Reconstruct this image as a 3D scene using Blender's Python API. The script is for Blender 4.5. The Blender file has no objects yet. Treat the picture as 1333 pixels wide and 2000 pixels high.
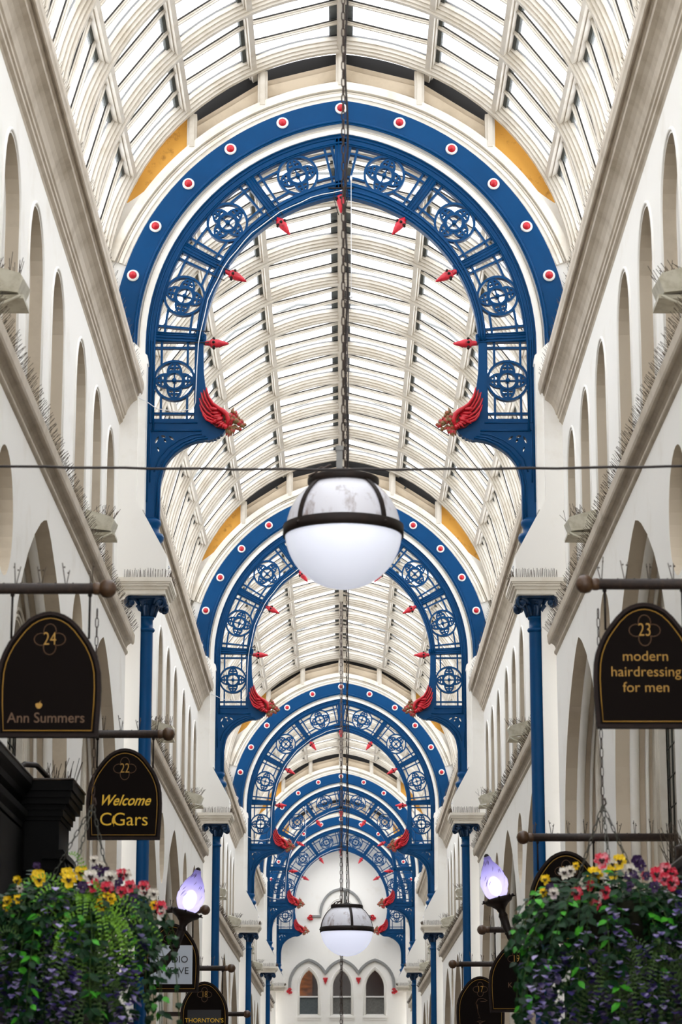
import bpy, math, random
from mathutils import Vector, Matrix
from mathutils.geometry import tessellate_polygon
random.seed(7)
pi=math.pi
SC=bpy.context.scene
COL=SC.collection
EYE=1.6                     # eye height; the builders below work in heights above the eye of the first bay
R_=random.Random(11)

# ------------------------------------------------------------------ materials
def nt(name):
    m=bpy.data.materials.new(name); m.use_nodes=True
    t=m.node_tree; b=t.nodes['Principled BSDF']; return m,t,b
def lin(h):
    h=h.lstrip('#'); o=[]
    for i in (0,2,4):
        v=int(h[i:i+2],16)/255; o.append(v/12.92 if v<=.04045 else ((v+.055)/1.055)**2.4)
    return (*o,1)
def paint(name,c,rough=.5,dirt=None,amt=.35,scale=3.0,detail=6,lo=.45,hi=.75,spec=.5,metal=0,bump=0,stretch=None):
    m,t,b=nt(name); b.inputs['Roughness'].default_value=rough
    b.inputs['Metallic'].default_value=metal
    b.inputs['Specular IOR Level'].default_value=spec
    if dirt is None: b.inputs['Base Color'].default_value=lin(c); return m
    tc=t.nodes.new('ShaderNodeTexCoord'); n=t.nodes.new('ShaderNodeTexNoise'); r=t.nodes.new('ShaderNodeValToRGB'); x=t.nodes.new('ShaderNodeMix'); x.data_type='RGBA'
    mp=t.nodes.new('ShaderNodeMapping')
    if stretch: mp.inputs['Scale'].default_value=stretch
    t.links.new(tc.outputs['Object'],mp.inputs[0]); t.links.new(mp.outputs[0],n.inputs['Vector'])
    n.inputs['Scale'].default_value=scale; n.inputs['Detail'].default_value=detail; n.inputs['Roughness'].default_value=.65
    r.color_ramp.elements[0].position=lo; r.color_ramp.elements[1].position=hi
    r.color_ramp.elements[0].color=(0,0,0,1); r.color_ramp.elements[1].color=(amt,amt,amt,1)
    t.links.new(n.outputs['Fac'],r.inputs[0]); t.links.new(r.outputs[0],x.inputs['Factor'])
    x.inputs['A'].default_value=lin(c); x.inputs['B'].default_value=lin(dirt)
    t.links.new(x.outputs['Result'],b.inputs['Base Color'])
    if bump:
        bp=t.nodes.new('ShaderNodeBump'); bp.inputs['Strength'].default_value=bump; bp.inputs['Distance'].default_value=.01
        t.links.new(n.outputs['Fac'],bp.inputs['Height']); t.links.new(bp.outputs[0],b.inputs['Normal'])
    return m
def emis(name,c,s,c2=None,spots=None,scale=6):
    m,t,b=nt(name); b.inputs['Base Color'].default_value=lin(c); b.inputs['Roughness'].default_value=.25
    b.inputs['Emission Color'].default_value=lin(c); b.inputs['Emission Strength'].default_value=s
    if spots:
        tc=t.nodes.new('ShaderNodeTexCoord'); n=t.nodes.new('ShaderNodeTexNoise'); r=t.nodes.new('ShaderNodeValToRGB'); x=t.nodes.new('ShaderNodeMix'); x.data_type='RGBA'
        mp=t.nodes.new('ShaderNodeMapping'); mp.inputs['Scale'].default_value=(1,1,.45)
        t.links.new(tc.outputs['Object'],mp.inputs[0]); t.links.new(mp.outputs[0],n.inputs['Vector'])
        n.inputs['Scale'].default_value=scale; n.inputs['Detail'].default_value=8; n.inputs['Roughness'].default_value=.7
        r.color_ramp.elements[0].position=.54; r.color_ramp.elements[1].position=.72
        t.links.new(n.outputs['Fac'],r.inputs[0]); t.links.new(r.outputs[0],x.inputs['Factor'])
        x.inputs['A'].default_value=lin(c); x.inputs['B'].default_value=lin(spots)
        t.links.new(x.outputs['Result'],b.inputs['Base Color']); t.links.new(x.outputs['Result'],b.inputs['Emission Color'])
    return m
M={}
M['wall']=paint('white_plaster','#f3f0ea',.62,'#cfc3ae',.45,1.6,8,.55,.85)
M['cream']=paint('shaded_reveal_cream','#cdbfaa',.6,'#9d8b72',.5,2.2,8,.5,.8)  # same paint as the walls, browned to carry the shade inside the reveals
M['cove']=paint('shaded_grimy_cream_moulding','#c4b7a4',.55,'#8a785c',.65,2.6,8,.46,.76)  # grime, plus the shade of the undersides mixed into the colour
M['trim']=paint('cream_moulding','#e4ddd0',.55,'#b3a186',.6,2.6,8,.48,.78)
M['roofw']=paint('roof_timber_paint','#cbc3b6',.5,'#a39378',.55,3.2,9,.48,.75,stretch=(1,1,1))
M['blue']=paint('blue_gloss_iron','#003f6e',.36,'#00335c',.5,2.2,6,.4,.75,spec=.16)
M['bluedark']=paint('blue_capital_iron','#022a4c',.4,'#02192e',.6,9,6,.4,.7,spec=.3)
M['red']=paint('red_enamel','#c20f22',.32,'#8c0a16',.5,9,5,.45,.7)
M['redworn']=paint('red_worn_gilt','#b3152a',.42,'#7a6038',1,20,6,.42,.52,bump=.6)
M['redshade']=paint('shade_dark_red','#6d0712',.5)  # dark red that paints the shade between the wing feathers
M['redcone']=paint('red_finial','#c81b2e',.4,'#6e1016',.7,20,5,.5,.65)
M['white']=paint('white_gloss','#f0eee9',.35)
M['yellow']=paint('yellow_insulation_board','#e0a648',.8,'#8a5a1c',.8,7,8,.55,.72,bump=.3)
M['louvre']=paint('beige_louvre_board','#cdbda6',.6,'#9c8a70',.6,2,8,.45,.75)
M['dark']=paint('dark_void','#1d1b1a',.9)
M['lead']=paint('lead_flashing','#4a4d48',.75,'#2e302c',.8,9,6,.4,.7)
M['iron']=paint('dark_iron','#1f1714',.55,spec=.25,dirt='#33241b',amt=.6,scale=14)
M['pole']=paint('brown_pole_paint','#241812',.6,'#433024',.7,30,6,.45,.7,bump=.3)
M['ball']=paint('bronze_brown_ball','#4a3322',.4,'#6f5233',.5,16,5,.45,.7)
M['timber']=paint('black_shopfront_timber','#040404',.5,'#0c0a09',.6,5,6,.45,.7,spec=.08)
M['timbert']=paint('dark_brown_timber_edge','#2b2019',.45,'#5b4733',.7,26,6,.48,.65)
M['sign']=paint('black_brown_sign_board','#140e0c',.8,spec=.08)
M['signf']=paint('sign_frame_brown','#1f1411',.6,spec=.2,dirt='#33221a',amt=.5,scale=20)
M['gold']=paint('gold_leaf_lettering','#b98a2c',.45)
M['goldb']=paint('bright_gold_lettering','#f0bf1c',.45)
M['golddim']=paint('dull_gold_line','#6b4c30',.5)
M['paper']=paint('pale_grey_sign_panel','#c9d2dd',.5)
M['black']=paint('black_lettering','#15161c',.5)
M['steel']=paint('spike_wire','#54483c',.5,metal=.3)
M['cable']=paint('black_cable','#2a2220',.6)
M['wcable']=paint('white_cable','#e8e8ea',.45)
M['chain']=paint('rusty_chain','#33251e',.55,'#4d3526',.6,30,4,.4,.7)
M['gchain']=paint('galvanised_chain','#5c5b54',.4,'#56564c',.6,40,4,.4,.7,metal=.5)
M['flood']=paint('beige_floodlight_housing','#c3beac',.5,'#8f8468',.6,9,6,.45,.7)
M['grey']=paint('grey_stone_hood','#8f8f8e',.6,'#6d6a66',.5,8,6,.45,.7)
M['sash']=paint('sash_paint','#dedcd8',.45)
M['stone']=paint('sandstone','#b0733f',.8,'#4a2c16',.9,3.5,10,.4,.65,bump=.6,stretch=(1,1,2))
M['roombrown']=paint('brown_room_board','#2c150d',.8,'#2c1811',.6,3,5,.4,.7)
M['blind']=paint('grey_mesh_blind','#6b6a66',.8,'#4b4945',.7,14,8,.4,.7)
M['blindb']=paint('blue_grey_mesh_blind','#565e60',.8,'#3c4142',.7,14,8,.4,.7)
M['pave']=paint('stone_paving','#9a8f82',.6,'#6f665c',.6,2,8,.4,.7)
M['leaf']=paint('dark_green_leaf','#153d1c',.5,'#0a2410',.8,12,4,.4,.65,spec=.2)
M['leafb']=paint('bright_green_leaf','#4fae2e',.45,'#2c7a1e',.8,12,4,.4,.65,spec=.25)
M['fern']=paint('lime_fern','#7cb321',.55,'#3c6a12',.8,12,4,.4,.65)
M['fernd']=paint('olive_fern','#3f5f18',.6,'#1f3a0c',.8,12,4,.4,.65)
M['wist']=paint('wisteria_lilac','#a79cc8',.55,'#3a2a78',1,18,3,.42,.58)
M['wistd']=paint('wisteria_violet','#35266e',.55,'#1a1240',.8,18,3,.42,.6)
M['pyel']=paint('pansy_yellow','#fbd40c',.5,'#f2b800',.5,20,3,.5,.7)
M['pred']=paint('pansy_red','#d8183c',.5,'#e99aa4',.9,22,3,.5,.62)
M['pwhite']=paint('pansy_white','#e6dfd2',.5,'#b9a3b4',.7,20,3,.5,.7)
M['ppurp']=paint('pansy_purple','#3b1a52',.5,'#1c0c2c',.7,20,3,.5,.7)
M['peye']=paint('pansy_eye','#2a140c',.6)
M['moss']=paint('basket_liner','#2a2a16',.9,'#121208',.7,20,4,.4,.6)
M['lampglow']=emis('lit_opal_glass','#e6eaf8',.30)
M['lamptop']=emis('dusty_opal_glass','#d2d2da',.10,spots='#6e5445',scale=7)
M['lampcool']=emis('lit_opal_glass_far','#e6eaff',.36)
M['bulb']=emis('lamp_bulb','#ffffff',2.6)
def glassmat(name,tint,alpha,frost):
    m=bpy.data.materials.new(name); m.use_nodes=True; t=m.node_tree; t.nodes.clear()
    o=t.nodes.new('ShaderNodeOutputMaterial'); tr=t.nodes.new('ShaderNodeBsdfTransparent'); tr.inputs[0].default_value=lin(tint)
    tl=t.nodes.new('ShaderNodeBsdfTranslucent'); tl.inputs[0].default_value=lin('#f2f5f8' if frost<.5 else '#c9c0fa'); g=t.nodes.new('ShaderNodeBsdfGlossy'); g.inputs['Roughness'].default_value=.08
    a=t.nodes.new('ShaderNodeMixShader'); b=t.nodes.new('ShaderNodeMixShader'); a.inputs[0].default_value=frost; b.inputs[0].default_value=alpha
    t.links.new(tr.outputs[0],a.inputs[1]); t.links.new(tl.outputs[0],a.inputs[2]); t.links.new(a.outputs[0],b.inputs[1]); t.links.new(g.outputs[0],b.inputs[2]); t.links.new(b.outputs[0],o.inputs[0])
    return m
M['flame']=glassmat('fluted_flame_glass','#b4abf2',.02,.8)
M['roofglass']=glassmat('roof_glass','#f4f8fd',.03,.12)
M['winglass']=paint('dark_window_glass','#5f5a50',.12,'#474239',.5,2,4,.4,.7)
M['wglass']=glassmat('sash_glass','#d8d0c8',.015,0)

# ------------------------------------------------------------------ mesh builder
class MB:
    def __init__(s): s.v=[]; s.f=[]; s.s=[]; s.m2=None
    def add(s,vs,fs,smooth=False):
        k=len(s.v); s.v+=[tuple(v) for v in vs]; s.f+=[tuple(i+k for i in f) for f in fs]; s.s+=[smooth]*len(fs)
    def box(s,x0,x1,y0,y1,z0,z1):
        s.add([(x,y,z) for z in (z0,z1) for y in (y0,y1) for x in (x0,x1)],[(0,2,3,1),(4,5,7,6),(0,1,5,4),(2,6,7,3),(0,4,6,2),(1,3,7,5)])
    def bbox(s,x0,x1,y0,y1,z0,z1,b=.01):   # chamfered box
        X=[x0,x1];Y=[y0,y1];Z=[z0,z1]
        s.prism([(x0+b,z0),(x1-b,z0),(x1,z0+b),(x1,z1-b),(x1-b,z1),(x0+b,z1),(x0,z1-b),(x0,z0+b)],[],y0,y1)
    def prism(s,outer,holes,y0,y1,mp=None,axis='y'):
        loops=[list(outer)]+[list(h) for h in holes]
        tris=tessellate_polygon([[Vector((p[0],p[1],0)) for p in l] for l in loops])
        flat=[p for l in loops for p in l]
        if mp: flat=[mp(*p) for p in flat]
        n=len(flat)
        if axis=='y': vs=[(p[0],y0,p[1]) for p in flat]+[(p[0],y1,p[1]) for p in flat]
        else: vs=[(y0,p[0],p[1]) for p in flat]+[(y1,p[0],p[1]) for p in flat]
        fs=[tuple(t) for t in tris]+[tuple(i+n for i in reversed(t)) for t in tris]
        k=0; s.hole=(len(s.f)+len(fs)+len(outer),0)
        for l in loops:
            m=len(l)
            for i in range(m):
                a=k+i;b=k+(i+1)%m; fs.append((a,b,b+n,a+n))
            k+=m
        s.add(vs,fs); s.hole=(s.hole[0],len(s.f))
    def band(s,pa,pb,y0,y1,closed=False):   # strip between two XZ polylines, extruded in y
        n=len(pa); vs=[(p[0],y0,p[1]) for p in pa]+[(p[0],y0,p[1]) for p in pb]+[(p[0],y1,p[1]) for p in pa]+[(p[0],y1,p[1]) for p in pb]
        fs=[]; r=n if closed else n-1
        for i in range(r):
            j=(i+1)%n
            fs+=[(i,j,n+j,n+i),(2*n+i,3*n+i,3*n+j,2*n+j),(i,2*n+i,2*n+j,j),(n+i,n+j,3*n+j,3*n+i)]
        if not closed: fs+=[(0,n,3*n,2*n),(n-1,3*n-1,4*n-1,2*n-1)]
        s.add(vs,fs)
    def sweep(s,path,prof,closed=False,up=None,smooth=False):  # path of 3D points, prof list of (a,b) in the local frame
        P=[Vector(p) for p in path]; n=len(P); m=len(prof); vs=[]
        upv=Vector(up) if up else None
        last=None
        for i,p in enumerate(P):
            if closed: t=(P[(i+1)%n]-P[i-1])
            else: t=(P[min(i+1,n-1)]-P[max(i-1,0)])
            if t.length<1e-9: t=Vector((0,0,1))
            t.normalize()
            if upv is not None: u=upv
            else:
                u=last if last is not None else (Vector((0,1,0)) if abs(t.y)<.9 else Vector((1,0,0)))
            a=t.cross(u)
            if a.length<1e-6: a=t.cross(Vector((1,0,.01)))
            a.normalize(); b=a.cross(t); b.normalize(); last=b
            vs+=[p+a*q[0]+b*q[1] for q in prof]
        fs=[]
        for i in range(n if closed else n-1):
            j=(i+1)%n
            for k in range(m):
                l=(k+1)%m; fs.append((i*m+k,i*m+l,j*m+l,j*m+k))
        if not closed: fs+=[tuple(reversed(range(m))),tuple(range((n-1)*m,n*m))]
        s.add(vs,fs,smooth)
    def tube(s,path,r,n=6,closed=False,smooth=True,sy=1):
        if not isinstance(r,(list,tuple)):
            s.sweep(path,[(r*math.cos(2*pi*k/n),r*sy*math.sin(2*pi*k/n)) for k in range(n)],closed,smooth=smooth); return
        # varying radius
        P=[Vector(p) for p in path]; N=len(P); vs=[]; last=None
        for i,p in enumerate(P):
            t=P[min(i+1,N-1)]-P[max(i-1,0)]; t.normalize()
            u=last if last is not None else (Vector((0,1,0)) if abs(t.y)<.9 else Vector((1,0,0)))
            a=t.cross(u); a.normalize(); b=a.cross(t); last=b
            vs+=[p+a*(r[i]*math.cos(2*pi*k/n))+b*(r[i]*sy*math.sin(2*pi*k/n)) for k in range(n)]
        fs=[(i*n+k,i*n+(k+1)%n,(i+1)*n+(k+1)%n,(i+1)*n+k) for i in range(N-1) for k in range(n)]
        fs+=[tuple(reversed(range(n))),tuple(range((N-1)*n,N*n))]
        s.add(vs,fs,smooth)
    def lathe(s,c,prof,n=20,axis='z',smooth=True,a0=0,a1=2*pi,sc=(1,1)):
        vs=[];full=abs(a1-a0-2*pi)<1e-6; k=n if full else n+1
        for r,h in prof:
            for i in range(k):
                a=a0+(a1-a0)*i/n; x,y=r*math.cos(a)*sc[0],r*math.sin(a)*sc[1]
                if axis=='z': vs.append((c[0]+x,c[1]+y,c[2]+h))
                elif axis=='y': vs.append((c[0]+x,c[1]+h,c[2]+y))
                else: vs.append((c[0]+h,c[1]+x,c[2]+y))
        fs=[]
        for j in range(len(prof)-1):
            for i in range(n if full else n):
                i2=(i+1)%k if full else i+1
                fs.append((j*k+i,j*k+i2,(j+1)*k+i2,(j+1)*k+i))
        s.add(vs,fs,smooth)
    def ell(s,c,r,n=8,m=6,rot=None,smooth=True):
        if not isinstance(r,(list,tuple)): r=(r,r,r)
        vs=[];
        for j in range(m+1):
            t=pi*j/m
            for i in range(n):
                a=2*pi*i/n; v=Vector((r[0]*math.sin(t)*math.cos(a),r[1]*math.sin(t)*math.sin(a),r[2]*math.cos(t)))
                if rot: v=rot@v
                vs.append(Vector(c)+v)
        s.add(vs,[(j*n+i,(j+1)*n+i,(j+1)*n+(i+1)%n,j*n+(i+1)%n) for j in range(m) for i in range(n)],smooth)
    def mirror(s): # mirror in x, keep both
        k=len(s.v); s.v+=[(-x,y,z) for x,y,z in s.v[:k]]; fs=list(s.f); s.f+=[tuple(i+k for i in reversed(f)) for f in fs]; s.s+=list(s.s)
    def flip(s):
        s.v=[(-x,y,z) for x,y,z in s.v]; s.f=[tuple(reversed(f)) for f in s.f]; return s
    def xf(s,mat): s.v=[tuple(mat@Vector(v)) for v in s.v]; return s
    def obj(s,name,mat,parent=None,origin=None):
        """origin: world-ish base (eye heights) subtracted from the vertices; the object sits there unless it has a parent"""
        me=bpy.data.meshes.new(name)
        if parent is not None: o0=Vector(parent['_o'])
        elif origin is not None: o0=Vector(origin)
        else: o0=Vector((0,0,-EYE))
        me.from_pydata([(v[0]-o0.x,v[1]-o0.y,v[2]-o0.z) for v in s.v],[],s.f)
        me.polygons.foreach_set('use_smooth',s.s); me.update()
        import bmesh
        bm=bmesh.new(); bm.from_mesh(me); bmesh.ops.recalc_face_normals(bm,faces=bm.faces); bm.to_mesh(me); bm.free()
        me.materials.append(M[mat] if isinstance(mat,str) else mat)
        if s.m2:
            me.materials.append(M[s.m2[0]])
            for i in range(*s.m2[1]): me.polygons[i].material_index=1
            for i in range(*s.m2[2]): me.polygons[i].material_index=1
        o=bpy.data.objects.new(name,me); COL.objects.link(o)
        if parent is not None: o.parent=parent
        else: o.location=(o0.x,o0.y,o0.z+EYE)
        o['_o']=tuple(o0)
        return o
def thing(name,base,label=None,cat=None,group=None,kind=None,parent=None):
    o=bpy.data.objects.new(name,None); COL.objects.link(o); o.empty_display_size=.1
    o['_o']=tuple(base)
    o.location=(base[0],base[1],base[2]+EYE)
    return tag(o,label,cat,group,kind)
def tag(o,label=None,cat=None,group=None,kind=None):
    if cat=='bird spikes': kind='stuff'
    if label: o['label']=label
    if cat: o['category']=cat
    if group: o['group']=group
    if kind: o['kind']=kind
    return o
KIDS={}
def copy_tree(o,parent=None,name=None):
    c=o.copy(); COL.objects.link(c)
    if name: c.name=name
    if parent is not None: c.parent=parent
    for ch in list(o.children): copy_tree(ch,c)
    return c
def place(o,dy,dz): o.location=(o.location[0],o.location[1]+dy,o.location[2]+dz); return o
CNT={'window':0,'trim':0}
def setname(kind): CNT[kind]+=1; return f'{kind}_{CNT[kind]}'

# ------------------------------------------------------------------ layout
Y1=29.5
ARCH=[(29.5,0.0),(46.8,-.70),(63.8,-1.45),(80.9,-1.45),(92.9,-1.42)]   # plane and level of each arch
A,Z0=.399,9.286            # two-centred arch
RA,RZ,RR=.277,9.951,3.152  # roof profile (underside of ribs)
def arc(R,a=A,z0=Z0,n=28,bot=None,f0=0):
    ft=math.acos(a/R); L=[]
    for i in range(n+1):
        t=f0+(ft-f0)*i/n; L.append((R*math.cos(t)-a,z0+R*math.sin(t)))
    if bot is not None: L=[(R-a,bot)]+L
    left=[(-x,z) for x,z in L]; right=[(x,z) for x,z in reversed(L[:-1])]
    return left+right
def roofpt(R,t): return (R*math.cos(t)-RA,RZ+R*math.sin(t))
ORD=['first','second','third','fourth','fifth','sixth','seventh','eighth','ninth']

# ------------------------------------------------------------------ decorative arch
def build_arch():
    Y=Y1
    root=thing('ornamental_arch',(0,Y,6.5))
    b=MB(); b.band(arc(2.935,bot=8.9,n=30),arc(3.205,bot=8.9,n=30),Y-.17,Y-.10); b.obj('outer_band','blue',root)
    b=MB(); b.tube([(x,Y-.18,z) for x,z in arc(2.93,bot=8.9)],.020,6); b.tube([(x,Y-.17,z) for x,z in arc(2.905,bot=8.9)],.012,6); b.obj('band_moulding','blue',root)
    # frame
    b=MB(); b.band(arc(2.665,f0=.02),arc(2.81,f0=.02),Y-.06,Y+.06)
    for r,w in ((2.80,.016),(2.755,.012),(2.69,.014)): b.tube([(x,Y-.065,z) for x,z in arc(r,bot=7.3 if r>2.7 else 8.2)],w,6)
    b.obj('outer_rib','blue',root)
    b=MB(); inn=arc(1.968,a=.278,n=28,f0=.03); out=arc(2.19,n=28,f0=.03)
    b.band(inn,out,Y-.06,Y+.06)
    for i in (.18,.42,.8):
        b.tube([(p[0]+(q[0]-p[0])*i,Y-.065,p[1]+(q[1]-p[1])*i) for p,q in zip(inn,out)],.013,6)
    b.obj('inner_rib','blue',root)
    # dividers
    def radial(sx,ph,r0,r1,w,name):
        b=MB(); f=math.radians(ph)
        def mp(u,v):
            x=v*math.cos(f)-A-u*math.sin(f); z=Z0+v*math.sin(f)+u*math.cos(f); return (sx*x,z)
        b.prism([(-w,r0),(w,r0),(w,r1),(-w,r1)],[],Y-.055,Y+.055,mp)
        for u in (-w*.85,-w*.2,w*.5,w*.95):
            p=mp(u,r0+.02); q=mp(u,r1-.02); b.tube([(p[0],Y-.058,p[1]),(q[0],Y-.058,q[1])],.009,5)
        b.obj(name,'blue',root)
    for sx in (-1,1):
        for ph in (2.5,28.6,54.6): radial(sx,ph,2.06,2.70,.055,'divider')
    b=MB(); b.box(-.075,.075,Y-.06,Y+.06,11.30,12.02)
    for x in (-.07,-.03,.03,.07): b.tube([(x,Y-.063,11.3),(x,Y-.063,12.0)],.010,5)
    b.obj('centre_post','blue',root)
    # tracery panels
    def panel(sx,mode):
        b=MB()
        if mode=='A':
            def mp(u,v): return (sx*(2.043+v),8.845+u)
            H=.505; vi,vo=-.257,.257; vb=.16
        else:
            fc=math.radians({'B':15.5,'C':41.6,'D':67.2}[mode]); H={'B':.50,'C':.50,'D':.49}[mode]; vi,vo=-.24,.25; vb=.155
            def mp(u,v):
                r=2.42+v; t=fc+u/2.42; return (sx*(r*math.cos(t)-A),Z0+r*math.sin(t))
        def strip(pts,w,y0=Y-.035,y1=Y+.035):
            n=len(pts); L=[];Rr=[]
            for i in range(n):
                a=pts[max(i-1,0)]; c=pts[min(i+1,n-1)]; dx,dy=c[0]-a[0],c[1]-a[1]; d=math.hypot(dx,dy) or 1
                nx,ny=-dy/d*w/2,dx/d*w/2; L.append(mp(pts[i][0]+nx,pts[i][1]+ny)); Rr.append(mp(pts[i][0]-nx,pts[i][1]-ny))
            b.band(L,Rr,y0,y1)
        def ln(a,c,n=9): return [(a[0]+(c[0]-a[0])*i/n,a[1]+(c[1]-a[1])*i/n) for i in range(n+1)]
        def ring(c,r,w,n=36,y0=Y-.04,y1=Y+.04):
            P=[mp(c[0]+(r-w/2)*math.cos(2*pi*i/n),c[1]+(r-w/2)*math.sin(2*pi*i/n)) for i in range(n)]
            Q=[mp(c[0]+(r+w/2)*math.cos(2*pi*i/n),c[1]+(r+w/2)*math.sin(2*pi*i/n)) for i in range(n)]
            b.band(P,Q,y0,y1,closed=True)
        cr=.246
        for v in (-vb,vb):   # long bars, interrupted by the roundel
            e=math.sqrt(max((cr+.01)**2-v*v,0)); strip(ln((-H,v),(-e,v)),.027); strip(ln((e,v),(H,v)),.027)
        for u in (-H+.085,H-.085): strip(ln((u,vi),(u,vo)),.028,Y-.032,Y+.032)
        strip(ln((-H,vi),(-H,vo)),.03,Y-.045,Y+.045); strip(ln((H,vi),(H,vo)),.03,Y-.045,Y+.045)
        strip(ln((-H,vi),(H,vi),14),.022,Y-.044,Y+.044); strip(ln((-H,vo),(H,vo),14),.022,Y-.046,Y+.046)
        ring((0,0),cr,.030)
        ring((0,0),.106,.025,28,Y-.038,Y+.038)
        for k in range(4):
            a=k*pi/2
            def rt(p): return (p[0]*math.cos(a)-p[1]*math.sin(a),p[0]*math.sin(a)+p[1]*math.cos(a))
            o=[(-.085,.065),(-.096,.10),(-.094,.135),(-.080,.175),(-.055,.21),(-.025,.236),(.025,.236),(.055,.21),(.080,.175),(.094,.135),(.096,.10),(.085,.065),(.07,.085),(.035,.104),(0,.11),(-.035,.104),(-.07,.085)]
            hs=[]
            for sg in (-1,1):
                hs.append([(sg*.014,.134),(sg*.058,.130),(sg*.066,.150),(sg*.045,.160),(sg*.036,.150),(sg*.014,.160)][::sg])
                hs.append([(sg*.012,.180),(sg*.048,.172),(sg*.022,.208)][::sg])
            b.prism([rt(p) for p in o],[[rt(p) for p in h] for h in hs],Y-.03-.001*k,Y+.03,mp)
            strip([rt((0,0)),rt((0,.05)),rt((0,.1))],.018,Y-.02,Y+.02)
        c=mp(0,0); b.lathe((c[0],Y-.06,c[1]),[(0,0),(.022,0),(.03,.012),(.03,.10),(0,.10)],12,'y')
        b.obj('tracery_panel','blue',root)
    for sx in (-1,1):
        for m in 'ABCD': panel(sx,m)
    # legs and brackets
    for sx in (-1,1):
        b=MB()
        o=[(2.413,9.37),(2.413,8.6),(2.400,7.5),(2.392,7.04),(2.192,7.04),(2.192,7.30),(2.190,7.50),(2.173,7.617),(2.155,7.70),(2.122,7.784),(2.07,7.855),(2.016,7.913),(1.96,7.96),(1.893,8.003),(1.82,8.04),(1.744,8.068),
           (1.66,8.082),(1.60,8.078),(1.585,8.09),(1.56,8.085),(1.55,8.10),(1.52,8.10),(1.51,8.12),(1.476,8.128),(1.47,8.15),(1.44,8.155),(1.411,8.207),(1.353,8.288),(1.40,8.36),(1.512,8.483),(1.60,8.62),(1.654,8.726),(1.683,8.947),(1.69,9.235),(1.69,9.37),(1.786,9.37),(1.786,8.34),(2.300,8.34),(2.300,9.37)]
        def lf(cx_,cz,ang,l,w):
            q=[(-l,0),(-l*.3,w),(l*.4,w*.9),(l,0),(l*.3,-w*.7),(-l*.4,-w*.6)]
            return [(cx_+p[0]*math.cos(ang)-p[1]*math.sin(ang),cz+p[0]*math.sin(ang)+p[1]*math.cos(ang)) for p in q]
        hs=[lf(2.240,8.085,-1.15,.052,.018),lf(2.165,8.125,.3,.034,.020),lf(2.140,8.075,-2.0,.026,.014),lf(2.065,8.105,.7,.044,.016),lf(2.225,7.965,1.25,.036,.011)]
        b.prism([(sx*x,z) for x,z in (o if sx>0 else o[::-1])],[[(sx*x,z) for x,z in h] for h in hs],Y-.055,Y+.055)
        def tb(pts,r=.012,y=Y-.058): b.tube([(sx*x,y,z) for x,z in pts],r,6)
        tb([(2.405,9.35),(2.405,8.4),(2.385,7.08)],.014); tb([(2.33,9.35),(2.33,8.30),(1.75,8.30)],.010)
        tb([(2.32,8.2),(2.32,7.55)],.010); tb([(2.32,8.2),(1.70,8.2)],.012)
        cv=[(2.215,7.1),(2.215,7.50),(2.195,7.63),(2.14,7.80),(2.03,7.935),(1.90,8.03),(1.745,8.095),(1.62,8.11)]
        tb(cv,.014); tb([(x+.03,z+.02) for x,z in cv],.010)
        tb([(x+.075,z+.05) for x,z in cv[2:]],.008)
        b.obj('leg','blue',root)
        b=MB(); b.lathe((sx*2.30,Y,0),[(.05,7.10),(.105,7.10),(.125,7.07),(.125,7.03),(.10,7.00),(.10,6.93),(.15,6.91),(.165,6.87),(.15,6.83),(.125,6.80),(.16,6.72),(.20,6.62),(.235,6.50)],22)
        b.obj('base','blue',root)
    # studs
    angs=[3.4,16.2,29.1,41.9,54.8,68.5]
    sp=[(0,Z0+math.sqrt(3.09**2-A*A))]+[(sx*(3.085*math.cos(math.radians(a))-A),Z0+3.085*math.sin(math.radians(a))) for sx in (-1,1) for a in angs]
    for x,z in sp:
        b=MB(); b.lathe((x,Y-.17,z),[(0,0),(.072,0),(.076,-.012),(.066,-.028),(.05,-.03),(0,-.03)],18,'y'); st=b.obj('stud_rim','white',root)
        b=MB(); b.lathe((x,Y-.198,z),[(.050,0),(.047,-.018),(.036,-.034),(.018,-.044),(0,-.047)],16,'y'); b.obj('red_dome','red',st)
    # pendant finials
    fa=[(sx,p) for sx in (-1,1) for p in (1.0,28.0,54.4)]
    fin=[]
    for sx,p in fa:
        f=math.radians(p); d=(-sx*math.cos(f),-math.sin(f)); r=1.99+.02; x=sx*(r*math.cos(f)-A*1.0)+0; z=Z0+r*math.sin(f)
        fin.append((x,z,d))
    fin.append((0,11.25,(0,-1)))
    for x,z,d in fin:
        b=MB(); ang=math.atan2(d[1],d[0])
        mt=Matrix.Translation((x,Y-.03,z))@Matrix.Rotation(-ang,4,'Y')   # local +x -> d
        b.lathe((0,0,0),[(.03,-.06),(.035,0),(.055,.01),(.062,.035),(.050,.06),(.056,.075),(.052,.10),(.034,.16),(.012,.225),(0,.235)],12,'x'); b.xf(mt)
        fo=b.obj('finial','redcone',root)
        b=MB()
        for k in range(6): b.ell((.045,.060*math.cos(k*pi/3),.060*math.sin(k*pi/3)),.020,6,4)
        b.xf(mt); b.obj('collar_beads','iron',fo)
    # griffins
    def gp(px,py,dy=0,sx=-1): return (sx*(666.5-px)*.00628,Y-.07+dy,8.288+(830-py)*.0065)
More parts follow.
